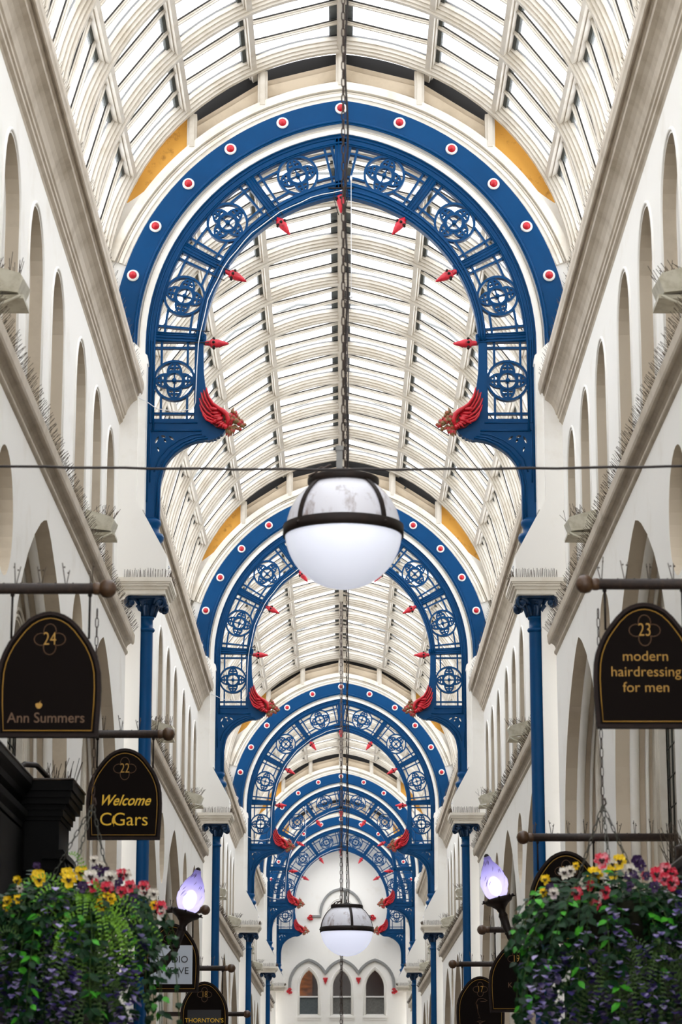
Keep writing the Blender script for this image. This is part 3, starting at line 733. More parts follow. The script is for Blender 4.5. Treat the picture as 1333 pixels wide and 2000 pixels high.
# end wall
def pointed(c,w,zs,zt,n=10):
    h=zt-zs; a=(h*h-w*w)/(2*w); R=w+a; L=[]
    ft=math.atan2(h,a)
    for i in range(n+1):
        t=ft*i/n; L.append((c-(R*math.cos(t)-a),zs+R*math.sin(t)))
    for i in range(n-1,-1,-1):
        t=ft*i/n; L.append((c+(R*math.cos(t)-a),zs+R*math.sin(t)))
    return L
YE=93.45; dE=0
WC=(-1.18,.035,1.245)
b=MB(); holes=[[(c-.37,3.86)]+pointed(c,.37,4.85,5.53)+[(c+.37,3.86)] for c in WC]
b.prism([(-3.1,-3.2),(3.1,-3.2),(3.1,12.4),(-3.1,12.4)],holes,YE,YE+.3)
tag(b.obj('wall_back','wall',None,(0,YE,-3.2)),'white end wall with three pointed windows','wall',kind='structure')
for i,c in enumerate(WC):
    nm=['left','middle','right'][i]
    b=MB(); b.tube([(x,YE-.005,z) for x,z in [(c-.41,3.84)]+pointed(c,.41,4.85,5.60)+[(c+.41,3.84)]],.022,6); b.tube([(x,YE+.08,z) for x,z in [(c-.36,3.86)]+pointed(c,.36,4.85,5.51)+[(c+.36,3.86)]],.03,6)
    r=b.obj('x','wall',None,(c,YE,3.8)); r.name=setname('window'); tag(r,f'{nm} pointed sash window in the end wall','window',kind='structure')
    b=MB(); b.box(c-.37,c+.37,YE+.10,YE+.15,4.50,4.555); b.box(c-.37,c+.37,YE+.10,YE+.15,3.86,3.90)
    b.box(c-.37,c-.34,YE+.1,YE+.15,3.86,4.85); b.box(c+.34,c+.37,YE+.1,YE+.15,3.86,4.85); b.obj('sash_frame','sash',r)
    b=MB(); b.prism([(c-.36,4.55)]+pointed(c,.36,4.85,5.51)+[(c+.36,4.55)],[],YE+.13,YE+.135); b.obj('glass_pane','wglass',r)
    b=MB(); b.box(c-.35,c+.35,YE+.16,YE+.17,3.88,4.5); b.obj('mesh_blind','blindb' if i==0 else 'blind',r)
    b=MB(); b.bbox(c-.46,c+.46,YE-.06,YE+.06,3.76,3.83); b.box(c-.42,c+.42,YE-.03,YE+.05,3.68,3.76); b.obj('sill','wall',r)
b=MB(); b.box(-1.06,2.4,YE+.80,YE+.86,3,6.5)
tag(b.obj('wall_room','roombrown',None,(0.5,YE+1.5,3)),'brown board seen through the middle and right end windows','board',kind='structure')
b=MB(); b.box(-2.2,-1.0,YE+.9,YE+2.4,-3,6.5)
for k in range(7): b.box(-2.21,-1.07,YE+.86+.02*(k%2),YE+.9,3.2+.42*k,3.2+.42*k+.39)
tag(b.obj('sandstone_building','stone',None,(-1.4,YE+1.2,3)),'weathered orange sandstone building seen through the left end window','building')
# hood mould
b=MB(); P=[]
def hood(c): return pointed(c,.60,4.98,5.80,10)
L=hood(WC[0]); mid1=(WC[0]+WC[1])/2; mid2=(WC[1]+WC[2])/2
path=[(WC[0]-.70,4.80)]+[p for p in pointed(WC[0],.70,4.95,5.84,12) if p[0]<mid1]+[(mid1,5.36)]+[p for p in pointed(WC[1],.70,4.95,5.84,12) if mid1<p[0]<mid2]+[(mid2,5.36)]+[p for p in pointed(WC[2],.70,4.95,5.84,12) if p[0]>mid2]+[(WC[2]+.70,4.80)]
b.sweep([(x,YE-.03,z) for x,z in path],[(-.055,-.05),(.055,-.05),(.055,.03),(.02,.07),(-.055,.07)],up=(0,-1,0))
r=b.obj('hood_moulding','grey',None,(0,YE,4.8)); tag(r,'grey three-arched hood moulding over the end windows','moulding')
def boss(x,z,par,s=1):
    b=MB(); b.tube([(x+.06*s*math.cos(t)*(1-t/9),YE-.10,z+.06*math.sin(t)*(1-t/9)) for t in [i*.5 for i in range(16)]],.028,6); b.ell((x-.07*s,YE-.07,z-.05),.055,7,5); b.ell((x+.05*s,YE-.07,z-.09),.05,7,5); b.ell((x-.01*s,YE-.07,z-.1),.05,7,5); b.obj('scroll_boss','red',par)
boss(WC[0]-.70,4.76,r); boss(WC[2]+.70,4.76,r,-1)
for mx in (mid1,mid2):
    b=MB()
    for (dx,dz,rr) in ((-.055,.05,.04),(.055,.05,.04),(0,.04,.05),(-.03,-.02,.04),(.03,-.02,.04),(0,-.08,.035),(0,-.13,.02)): b.ell((mx+dx,YE-.06,5.12+dz),(rr,.04,rr*1.2),7,5)
    b.obj('leaf_boss','red',r)
b=MB(); pa=[(-1.10,7.43),(-.76,7.43)]+[(.02-.78*math.cos(pi*i/24),7.50+.92*math.sin(pi*i/24)) for i in range(1,24)]+[(.80,7.43),(1.14,7.43)]
b.sweep([(x,YE-.03,z) for x,z in pa],[(-.05,-.05),(.05,-.05),(.05,.03),(.02,.06),(-.05,.06)],up=(0,-1,0))
r=b.obj('round_hood_moulding','grey',None,(0,YE,7.4)); tag(r,'grey round-arched hood moulding high on the end wall','moulding'); boss(-1.13,7.42,r); boss(1.17,7.42,r,-1)
b=MB()
for k,rr in enumerate((.56,.50,.44)): b.tube([(.02-rr*math.cos(pi*i/20),YE-.03,7.45+rr*1.15*math.sin(pi*i/20)) for i in range(21)],.018,6)
tag(b.obj('niche_moulding','wall',None,(0,YE-.03,7.4)),'white concentric niche moulding behind the far globe lamp','moulding')
# ------------------------------------------------------------------ globe lamps on chains
def chain(mb,p0,p1,link=.06,r=.0045,w=.011):
    p0,p1=Vector(p0),Vector(p1); d=p1-p0; L=d.length; d.normalize(); n=max(2,int(L/link)); st=L/n
    u=d.cross(Vector((0,1,0)));
    if u.length<.1: u=d.cross(Vector((1,0,0)))
    u.normalize(); v=d.cross(u)
    for i in range(n):
        c=p0+d*(st*(i+.5)); a=(u*math.cos(.35)+v*math.sin(.35)) if i%2 else (v*math.cos(.35)-u*math.sin(.35)); h=st*.5+r
        P=[c+a*(w*x)+d*(h*y) for x,y in ((1,-.5),(1,.5),(.6,.88),(0,1),(-.6,.88),(-1,.5),(-1,-.5),(-.6,-.88),(0,-1),(.6,-.88))]
        mb.tube(P,r,4,closed=True)
def globe(x,y,z,D,rot,mat,ztop):
    R=D/2
    root=thing('globe_lamp',(x,y,z-R))
    def rz(mb): mb.xf(Matrix.Translation((x,y,z))@Matrix.Rotation(rot,4,'Z')@Matrix.Translation((-x,-y,-z))); return mb
    b=MB(); b.lathe((x,y,z),[(R*math.cos(t),R*math.sin(t)) for t in [-pi/2*(1-i/14) for i in range(15)]],36); b.obj('lower_bowl',mat,root)
    b=MB(); b.lathe((x,y,z),[(R*.985*math.cos(t),R*.985*math.sin(t)) for t in [.0+1.02*i/12 for i in range(13)]],36); b.obj('upper_bowl','lamptop',root)
    b=MB(); b.lathe((x,y,z),[(R*1.0,-.035),(R*1.035,-.035),(R*1.035,.035),(R*1.0,.035),(R*1.0,-.035)],40); bd=b.obj('band','iron',root)
    b=MB()
    for k in range(4):
        a=k*pi/2+.2; b.ell((x+R*1.04*math.cos(a),y+R*1.04*math.sin(a),z),.014,8,5)
    rz(b).obj('bolts','iron',bd)
    for k in range(4):
        b=MB(); a=k*pi/2+.2
        P=[(x+R*1.01*math.cos(t)*math.cos(a),y+R*1.01*math.cos(t)*math.sin(a),z+R*1.01*math.sin(t)) for t in [1.04*i/10 for i in range(11)]]
        b.sweep(P,[(-.018,-.004),(.018,-.004),(.018,.004),(-.018,.004)],up=(-math.sin(a+pi/2)*1.0,math.cos(a+pi/2),0)); rz(b).obj('strap','iron',root)
    zc=z+R*.985*math.sin(1.02); rc=R*math.cos(1.02)
    b=MB(); b.lathe((x,y,zc),[(0,-.01),(rc+.03,-.01),(rc+.035,.0),(rc+.035,.03),(rc+.02,.04),(.06,.055),(.03,.07),(0,.07)],28); b.obj('cap','iron',root)
    b=MB(); b.box(x-.045,x-.005,y-.02,y+.02,zc+.04,zc+.24); b.box(x-.05,x,y-.024,y+.024,zc+.22,zc+.25); b.obj('spreader_bar','grey',root)
    b=MB(); chain(b,(x,y,zc+.05),(x,y,ztop)); b.obj('hanging_chain','chain',root)
    b=MB(); P=[(x+.022+.010*math.sin(i*.9),y+.03,zc+.05+(ztop-zc-.05)*i/60) for i in range(61)]; b.tube(P,.008,5); b.obj('power_cable','cable',root)
    b=MB(); chain(b,(x-rc*1.1,y-.1,zc+.03),(x-rc*.45,y-.15,zc+.085),.045,.006,.014); b.obj('loose_chain','chain',root)
    return root
zr0=RZ+math.sqrt(RR*RR-RA*RA)
l1=globe(.015,15.67,3.693,.75,.55,'lampglow',zr0+.03); tag(l1,'big lit white globe lamp with black band, nearest, in the middle of the view','lamp','hanging globe lamps')
l2=globe(.084,36.4,2.705,.75,.0,'lampcool',zr0-.70+.03); tag(l2,'small lit white globe lamp hanging in front of the end wall','lamp','hanging globe lamps')
b=MB(); xx=.0; y3=56.4
root=thing('hanging_lamp',(.0,y3,1.1)); tag(root,'farther globe lamp of which only the long chain shows, below the small globe','lamp','hanging globe lamps')
b.lathe((0,y3,1.5),[(.37*math.cos(t),.37*math.sin(t)) for t in [-pi/2+pi*i/16 for i in range(17)]],28); b.obj('globe','lampcool',root)
b=MB(); chain(b,(.0,y3,1.87),(.0,y3,zr0-1.45+.03),.09,.008,.02); b.tube([(.03+.012*math.sin(i),y3+.02,1.87+(zr0-1.45-1.87)*i/40) for i in range(41)],.010,5); b.obj('hanging_chain','chain',root)

# ------------------------------------------------------------------ catenary cable
b=MB(); b.tube([(-2.54+5.08*i/30,15.2,4.009-.028*math.sin(pi*i/30)+.003*math.sin(i*2.1)) for i in range(31)],.0085,6)
tag(b.obj('steel_cable','cable',None,(0,15.2,4.0)),'thin black cable stretched straight across the arcade above the big globe','cable')

# ------------------------------------------------------------------ hanging shop signs
def text_mesh(txt,size,shear=0,sx=1,bold=0):
    c=bpy.data.curves.new('lettering','FONT'); c.body=txt; c.size=size; c.align_x='CENTER'; c.align_y='CENTER'; c.shear=shear; c.extrude=.0015; c.offset=bold; c.resolution_u=4
    o=bpy.data.objects.new('tmp',c); COL.objects.link(o); bpy.context.view_layer.update()
    dg=bpy.context.evaluated_depsgraph_get(); me=bpy.data.meshes.new_from_object(o.evaluated_get(dg))
    bpy.data.objects.remove(o)
    me.transform(Matrix.Diagonal((sx,1,1,1)))
    return me
def letter(txt,par,x,y,z,size,mat,name='lettering',**k):
    me=text_mesh(txt,size,**k); me.transform(Matrix.Rotation(pi/2,4,'X')); me.materials.clear(); me.materials.append(M[mat])
    o=bpy.data.objects.new(name,me); COL.objects.link(o); o.parent=par; b0=Vector(par['_o']); o.location=(x-b0.x,y-b0.y,z-b0.z); o['_o']=(x,y,z)
    return o
HALF=[(0,.765),(.04,.760),(.085,.745),(.13,.718),(.175,.675),(.214,.624),(.248,.575),(.276,.52),(.298,.46),(.311,.395),(.316,.30),(.314,.2),(.302,0)]
def signshape(s): 
    L=[(x*s,z*s) for x,z in HALF]; return [(-x,z) for x,z in reversed(L[1:])]+L
def inset(poly,d):
    n=len(poly); o=[]
    for i in range(n):
        a,b_,c=Vector(poly[i-1]),Vector(poly[i]),Vector(poly[(i+1)%n])
        e1=(b_-a).normalized(); e2=(c-b_).normalized(); n1=Vector((e1.y,-e1.x)); n2=Vector((e2.y,-e2.x)); m=(n1+n2); m/=max(m.length_squared/2,.6)
        o.append((b_.x+m.x*d,b_.y+m.y*d))
    return o
def quatre(cx_,cz,r,n=8):
    P=[]
    for k in range(4):
        a=k*pi/2
        for i in range(n+1):
            t=-pi*.62+2*pi*.62*i/n; u,v=r*.52+r*.48*math.cos(t),r*.40*math.sin(t); P.append((cx_+u*math.cos(a)-v*math.sin(a),cz+u*math.sin(a)+v*math.cos(a)))
    return P
def sign(cxs,y,zb,ballx,zp,num,lab,texts,s=1.0,panel=None,numx=0,rod_top=True,ember=False):
    sx=-1 if cxs<0 else 1
    root=thing('hanging_sign',(cxs,y,zb))
    sh=signshape(s)
    b=MB(); b.prism([(cxs+p[0],zb+p[1]) for p in sh],[],y-.012,y+.012); b.obj('board','sign',root)
    b=MB(); inn=inset(sh,.022)
    b.prism([(cxs+p[0],zb+p[1]) for p in sh],[[(cxs+p[0],zb+p[1]) for p in inn]],y-.025,y+.025); b.obj('frame','signf',root)
    b=MB(); g=inset(sh,.040); b.tube([(cxs+p[0],y-.0125,zb+p[1]) for p in g],.003,5,closed=True); b.obj('gold_line','gold',root)
    b=MB(); b.tube([(cxs+p[0],y-.013,zb+p[1]) for p in quatre(0,.595*s,.095*s)],.0024,4,closed=True); b.obj('quatrefoil','golddim',root)
    if num: letter(num,root,cxs,y-.014,zb+.595*s,.115*s,'gold','number',sx=.72,bold=-.001)
    if panel: 
        b=MB(); x0,x1,z0,z1=panel; b.box(cxs+x0,cxs+x1,y-.016,y-.010,zb+z0,zb+z1); b.obj('panel','paper' if panel is not None and ember=='paper' else 'black',root)
    for (tx,dx,dz,size,mat,kw) in texts: letter(tx,root,cxs+dx,y-.018 if panel else y-.0135,zb+dz,size,mat,**kw)
    # bracket
    xw=sx*2.89; b=MB(); b.tube([(ballx,y,zp),(xw,y,zp)],.034,12)
    for i in range(14):
        x=ballx+(xw-ballx)*i/14; b.ell((x,y,zp+.033),.006,5,4)
    br=b.obj('bracket_pole','pole',root)
    b=MB(); b.lathe((ballx,y,zp),[(0,-.058),(.03,-.05),(.05,-.028),(.058,0),(.05,.028),(.03,.05),(0,.058)],16); b.lathe((ballx+sx*.065,y,zp),[(.034,-.02),(.038,-.01),(.038,.01),(.034,.02)],14,'x'); b.obj('ball_end','ball',root)
    b=MB(); b.lathe((xw-sx*.02,y,zp),[(.09,-.02),(.09,.01),(.05,.02)],14,'x'); b.obj('wall_plate','pole',root)
    for d in (-.235*s,.235*s):
        zt=zb+.62*s; b=MB(); b.tube([(cxs+d,y,zt-.02),(cxs+d,y,zp-.02)],.007,6); b.ell((cxs+d,y,zp-.04),.014,6,5); b.obj('hanger_rod','iron',root)
    b=MB()
    n=9
    for i in range(n):
        x=ballx+sx*.10+(xw-ballx-sx*.1)*i/n
        for k in (-1,1):
            h=R_.uniform(.08,.14); b.tube([(x+k*.004,y,zp+.03),(x+k*R_.uniform(.004,.03),y+R_.uniform(-.02,.02),zp+.03+h)],.003,4)
            b.ell((x+k*.012,y,zp+.03+h*.8),.006,5,4)
    tag(b.obj('bird_spikes','steel',root),kind='stuff')
    tag(root,lab,'shop sign','hanging shop signs')
    return root
HS='hanging shop signs'
sign(-1.758,14.9,2.245,-1.418,3.155,'24','large black arched shop sign numbered 24, on the left nearest the viewer',[('Ann Summers',-.01,.115,.088,'golddim',dict(sx=.93))])
# small apple-like mark over the lettering
def mark(x,y,z,par):
    b=MB(); b.prism([(x-.018,z),(x-.02,z+.015),(x-.008,z+.022),(x,z+.018),(x+.01,z+.023),(x+.021,z+.014),(x+.018,z),(x+.006,z-.013),(x-.008,z-.012)],[],y-.002,y+.001); b.prism([(x-.002,z+.02),(x+.012,z+.036),(x+.006,z+.022)],[],y-.002,y+.001); b.obj('emblem','gold',par)
mark(-1.758-.055,14.885,2.245+.185,[o for o in bpy.data.objects if o.name=='hanging_sign'][0])
s22=sign(-1.813,20.95,2.298,-1.455,3.185,'22','black arched shop sign numbered 22 with yellow welcome lettering, on the left',[('Welcome',0,.325,.125,'goldb',dict(shear=.45,sx=.86,bold=.0015)),('CGars',.0,.165,.155,'goldb',dict(sx=1.0,bold=-.0005))])
b=MB(); b.prism([(-1.813-.085,2.298+.125),(-1.813-.07,2.298+.148),(-1.813-.078,2.298+.18),(-1.813-.087,2.298+.20),(-1.813-.098,2.298+.17),(-1.813-.10,2.298+.145)],[],20.93,20.936); b.tube([(-1.813-.082,20.928,2.298+.11),(-1.813-.085,20.928,2.298+.20)],.002,4); b.obj('leaf_emblem','goldb',s22)
sign(-1.906,28.6,1.432,-1.535,2.348,'20','black arched sign with pale grey panel and black lettering, left, behind the flowers',[('STUDIO',.0,.36,.105,'black',dict()),('TWELVE',.0,.235,.105,'black',dict())],panel=(-.25,.235,.09,.52),ember='paper')
sign(-1.795,33.55,1.055,-1.447,1.992,'18','small black arched sign numbered 18 for a barber, low on the left',[("THORNTON'S",.0,.26,.078,'goldb',dict(sx=1.02)),('BARBERS',.0,.165,.078,'goldb',dict(sx=1.02))],panel=(-.22,.22,.08,.40))
sign(1.835,14.9,2.30,1.481,3.183,'23','large black arched sign numbered 23 for hairdressing, on the right nearest the viewer',[('modern',-.0,.435,.088,'gold',dict(bold=-.0005)),('hairdressing',.0,.34,.088,'gold',dict(bold=-.0005)),('for men',.0,.245,.088,'gold',dict(bold=-.0005))])
sign(1.884,21.1,1.455,1.530,2.335,'21','black arched sign mostly hidden behind the right flower basket, under a long pole',[])
sign(1.99,28.9,1.225,1.608,2.148,'19','black arched sign numbered 19, on the right with its right half behind flowers',[('K CO',.0,.30,.08,'golddim',dict())])
s17=sign(1.83,33.5,1.12,1.472,2.043,'17','small black arched sign numbered 17 with a face outline, low on the right',[])
b=MB(); fx,fz=1.83,1.12
P=[(-.04,.34),(-.06,.42),(-.03,.47),(.03,.48),(.09,.45),(.06,.44),(.0,.44)]
b.tube([(fx+x,33.486,fz+z) for x,z in P],.003,4); b.tube([(fx+x,33.486,fz+z) for x,z in [(-.04,.40),(-.035,.30),(-.01,.235),(-.03,.23),(.0,.225)]],.003,4); b.tube([(fx+x,33.486,fz+z) for x,z in [(-.05,.18),(-.01,.19),(.03,.18),(.06,.19),(.0,.165),(-.05,.18)]],.003,4); b.tube([(fx+x,33.486,fz+z) for x,z in [(-.02,.155),(.03,.14),(.06,.10),(.03,.05)]],.003,4)
b.obj('face_outline','golddim',s17)
# end pole with ball only (sign below the picture)
for sx,y,zp,lab in ((-1,38.6,1.61,'brown bracket pole with ball end, lowest on the left'),):
    b=MB(); b.tube([(sx*1.42,y,zp),(sx*2.89,y,zp)],.034,12); r=b.obj('bracket_pole','pole',None,(sx*2.0,y,zp)); tag(r,lab,'bracket')
    b=MB(); b.ell((sx*1.42,y,zp),.058,14,10); b.obj('ball_end','ball',r)

# ------------------------------------------------------------------ flame lanterns
def flame(x,y,z,lab,sx):
    """glass flame on a cast bracket from the wall; leans towards the aisle"""
    root=thing('wall_lantern',(x,y,z-.2)); 
    b=MB(); n=18
    prof=[(0,.0),(.085,.01),(.115,.05),(.135,.11),(.138,.17),(.125,.24),(.10,.30),(.075,.345),(.05,.385),(.04,.41),(.035,.435),(.02,.45),(0,.455)]
    vs=[];
    for j,(r,h) in enumerate(prof):
        for i in range(n):
            a=2*pi*i/n+h*2.2; rr=r*(1+.07*math.cos(9*(a)))
            vs.append((x+rr*math.cos(a),y+rr*math.sin(a),z+h))
    b.add(vs,[(j*n+i,j*n+(i+1)%n,(j+1)*n+(i+1)%n,(j+1)*n+i) for j in range(len(prof)-1) for i in range(n)],True)
    lean=Matrix.Translation((x,y,z))@Matrix.Rotation(sx*-.26,4,'Y')@Matrix.Translation((-x,-y,-z))
    b.xf(lean).obj('flame_glass','flame',root)
    b=MB(); b.ell((x,y,z+.13),(.07,.07,.105),12,8); b.xf(lean).obj('bulb','bulb',root)
    b=MB(); rr=random.Random(3)
    for k in range(26):
        a0=rr.uniform(0,2*pi); h0=rr.uniform(.12,.38); P=[]
        for i in range(5):
            h=h0+i*.012; j=max(q for q in range(len(prof)) if prof[q][1]<=h); j=min(j,len(prof)-2); f_=(h-prof[j][1])/(prof[j+1][1]-prof[j][1]+1e-6); r_=prof[j][0]*(1-f_)+prof[j+1][0]*f_
            a=a0+i*.06; P.append((x+(r_*1.03)*math.cos(a),y+(r_*1.03)*math.sin(a),z+h))
        b.tube(P,[.0005,.002,.0028,.002,.0005],4)
    b.xf(lean).obj('flute_lines','ppurp',root)
    b=MB(); b.ell((x,y,z+.445),(.028,.028,.03),8,6); b.xf(lean).obj('finial','iron',root)
    b=MB(); b.lathe((x,y,z),[(.04,-.20),(.05,-.19),(.035,-.15),(.05,-.11),(.09,-.07),(.13,-.05),(.15,-.02),(.15,.0),(.10,.01)],16)
    for k in range(8):
        a=k*pi/4; b.ell((x+.155*math.cos(a),y+.155*math.sin(a),z-.0),.014,6,4)
    b.tube([(x-.18,y,z-.015),(x+.18,y,z-.015)],.007,5)
    b.xf(lean).obj('gallery','iron',root)
    b=MB(); b.tube([(x+sx*.05,y,z-.19),(x+sx*.12,y,z-.40),(x+sx*.22,y,z-.52),(x+sx*.40,y,z-.62),(sx*2.54,y,z-.70)],[.045,.035,.045,.035,.05],8); b.ell((x+sx*.12,y,z-.36),(.06,.06,.03),8,5); b.obj('bracket_arm','iron',root)
    tag(root,lab,'lantern','flame-shaped wall lanterns')
flame(-1.60,26.2,2.13,'lit flame-shaped glass lantern on the left, above the flower basket',-1)
flame(1.63,26.2,2.27,'lit flame-shaped glass lantern on the right, on a black bracket arm',1)

# ------------------------------------------------------------------ shopfront pieces
def cornice_run(b,xl,xb,y0,y1,z,h=.30,sx=-1,endcap=True):
    pf=[(xb,z-h),(xb-.02,z-h+.02),(xb-.02,z-h*.8),(xb-.05,z-h*.7),(xb-.06,z-h*.6),(xl+.10,z-h*.42),(xl+.06,z-h*.36),(xl+.05,z-h*.25),(xl+.015,z-h*.18),(xl,z-h*.12),(xl,z),(2.6,z+.02),(2.6,z-h)]
    n=len(pf); b.add([(sx*x,y0,zz) for x,zz in pf]+[(sx*x,y1,zz) for x,zz in pf],[(i,(i+1)%n,n+(i+1)%n,n+i) for i in range(n)]+[tuple(range(n)),tuple(reversed(range(n,2*n)))])
root=thing('black_shopfront',(-2.4,17,-1.6)); tag(root,'black moulded timber shopfront with projecting pilaster, at the left edge','shopfront')
b=MB(); cornice_run(b,2.377,2.46,9,19.25,2.58,.42); b.obj('cornice','timber',root)
b=MB(); b.box(-2.60,-2.44,9,19.3,-1.6,2.2); b.obj('wall_panel','timber',root)
b=MB()
# projecting head with mitred mouldings on three sides
lv=[(2.26,2.16,0.00),(2.18,2.30,0.0)]
def blk(xi,yf,yb,z0,z1): b.box(-2.6,-xi,yf,yb,z0,z1)
for xi,e,z0,z1 in ((2.18,0,1.9,2.30),(2.165,.015,2.28,2.32),(2.15,.03,2.31,2.36),(2.135,.045,2.36,2.40),(2.10,.08,2.40,2.46),(2.085,.095,2.45,2.50),(2.07,.11,2.50,2.585)): blk(xi,19.42-e,20.12+e,z0,z1)
b.obj('pilaster_head','timber',root)
b=MB(); b.tube([(-2.6,19.305,2.585),(-2.07,19.305,2.585),(-2.07,20.23,2.585)],.010,5); b.tube([(-2.377,9,2.585),(-2.377,19.25,2.585)],.010,5); b.obj('worn_edge','timbert',root)
b=MB(); b.box(-2.6,-2.15,19.45,20.1,-1.6,1.92) if False else b.box(-2.6,-2.24,19.5,20.05,-1.6,1.92); b.obj('pilaster','timber',root)
b=MB()
for k,(w0,w1) in enumerate(((19.44,19.60),(19.62,19.86),(19.88,20.08))):
    P=[(2.25,2.02),(2.15,2.0),(2.13,1.93),(2.125,1.86),(2.135,1.76),(2.16,1.67),(2.20,1.60),(2.26,1.58)]
    P=[(x-.012*(k==1),z) for x,z in P]; b.prism([(-x,z) for x,z in P]+[(-2.3,1.58),(-2.3,2.02)],[],w0,w1)
b.prism([(-2.3,1.98),(-2.11,1.98),(-2.12,2.02),(-2.14,2.05),(-2.3,2.05)],[],19.36,20.14)
b.obj('scroll_console','timber',root)
b=MB(); b.tube([(-2.50,19.0,2.60),(-2.45,19.3,2.70),(-2.38,19.5,2.72),(-2.32,19.7,2.66),(-2.28,19.8,2.60)],.022,6); b.obj('bent_pipe','iron',root)
b=MB()
for k in range(34):
    x=2.12+.25*R_.random(); y=19.8+.35*R_.random(); b.tube([(-x,y,2.585),(-(x+R_.uniform(-.08,.03)),y+R_.uniform(-.05,.05),2.585+R_.uniform(.12,.26))],.003,3,smooth=False)
tag(b.obj('bird_spikes','steel',root),kind='stuff')
root=thing('black_shopfront',(2.4,15,-1.6)); tag(root,'black moulded shopfront cornice at the right edge, above the flowers','shopfront')
b=MB(); cornice_run(b,2.20,2.36,9,17.3,1.66,.34,1); b.box(2.30,2.6,9,17.2,-1.6,1.35); b.obj('cornice','timber',root)
b=MB(); b.tube([(2.20,9,1.665),(2.20,17.3,1.665),(2.6,17.3,1.665)],.012,5); b.obj('worn_edge','timbert',root)
b=MB(); b.lathe((2.36,16.75,1.66),[(.13,0),(.14,.02),(.135,.10),(.14,.13),(.12,.14),(0,.14)],20); b.obj('round_cap','timbert',root)
b=MB()
for k in range(70):
    x=2.22+.32*R_.random(); y=16.5+.8*R_.random(); h=R_.uniform(.1,.28); b.tube([(x,y,1.68),(x+R_.uniform(-.12,.05),y+R_.uniform(-.06,.06),1.68+h)],.003,3,smooth=False)
tag(b.obj('bird_spikes','steel',root),kind='stuff')
for sx in (-1,1):
    for i in range(4):
        y0=12.7+ (ARCH[i-1][0]-12.3+0 if i else 0); dz=ARCH[i][1]
        ya=(12.75 if i==0 else ARCH[i-1][0]+.5) if not(sx<0 and i==0) else 20.4; yb=ARCH[i][0]-.5
        if sx>0 and i==0: ya=17.5
        b=MB(); cornice_run(b,2.30,2.48,ya,yb,1.02+dz,.30,sx); b.box(min(sx*2.46,sx*2.84),max(sx*2.46,sx*2.84),ya,yb,-1.6+dz,.75+dz)
        b.box(min(sx*2.54,sx*2.84),max(sx*2.54,sx*2.84),ya,yb,1.0+dz,1.56+dz)
        tag(b.obj('shopfront','timber',None,(sx*2.5,ya,-1.6+dz)),f'dark timber shopfront low on the {side(sx)}, {BN[i]}','shopfront','low shopfronts')

# ------------------------------------------------------------------ flower baskets
def leaf(b,p,d,up,l,w,fold=.25,curl=.3):
    d=d.normalized(); s=d.cross(up)
    if s.length<.05: s=d.cross(Vector((1,0,.2)))
    s.normalize(); n=s.cross(d)
    q=lambda a,c,e: p+d*(l*a)+s*(w*c)+n*(l*e)
    vs=[q(0,0,0),q(.25,.42,fold*.3-curl*.03),q(.55,.5,fold*.3-curl*.15),q(1,0,-curl*.45),q(.55,-.5,fold*.3-curl*.15),q(.25,-.42,fold*.3-curl*.03),q(.3,0,-curl*.02),q(.62,0,-curl*.15)]
    b.add(vs,[(0,1,6),(1,2,7,6),(2,3,7),(0,6,5),(6,7,4,5),(7,3,4)],True)
def pansy(root,p,dirv,s,mat,rnd):
    d=dirv.normalized(); u=d.cross(Vector((0,0,1)));
    if u.length<.1: u=Vector((1,0,0))
    u.normalize(); v=u.cross(d)
    b=MB()
    for k,(a,rr,off) in enumerate(((pi*.32,.62,.012),(pi*.68,.62,.014),(pi*.02,.52,.004),(pi*.98,.52,.004),(-pi/2,.66,.0))):
        c=p+(u*math.cos(a)+v*math.sin(a))*(s*.42)+d*off; n=10
        vs=[c-d*.008]+[c+(u*math.cos(2*pi*i/n)*1.05+v*math.sin(2*pi*i/n)*.95)*(s*rr*.62)*(1+.09*math.sin(3*i+k))+d*(.012*math.sin(i*2.3+k)+.004) for i in range(n)]
        b.add(vs,[(0,1+i,1+(i+1)%n) for i in range(n)],True)
    o=b.obj('pansy',mat,root)
    b=MB(); c=p+d*.016; n=8
    if mat!='ppurp':
        for (a,l) in ((-pi/2,.30),(pi*.05,.22),(pi*.95,.22)):
            m=c+(u*math.cos(a)+v*math.sin(a))*(s*l*.6); b.ell(m,(s*.16,s*.10,s*.16),6,4)
        b.obj('dark_eye','peye',o)
    return o
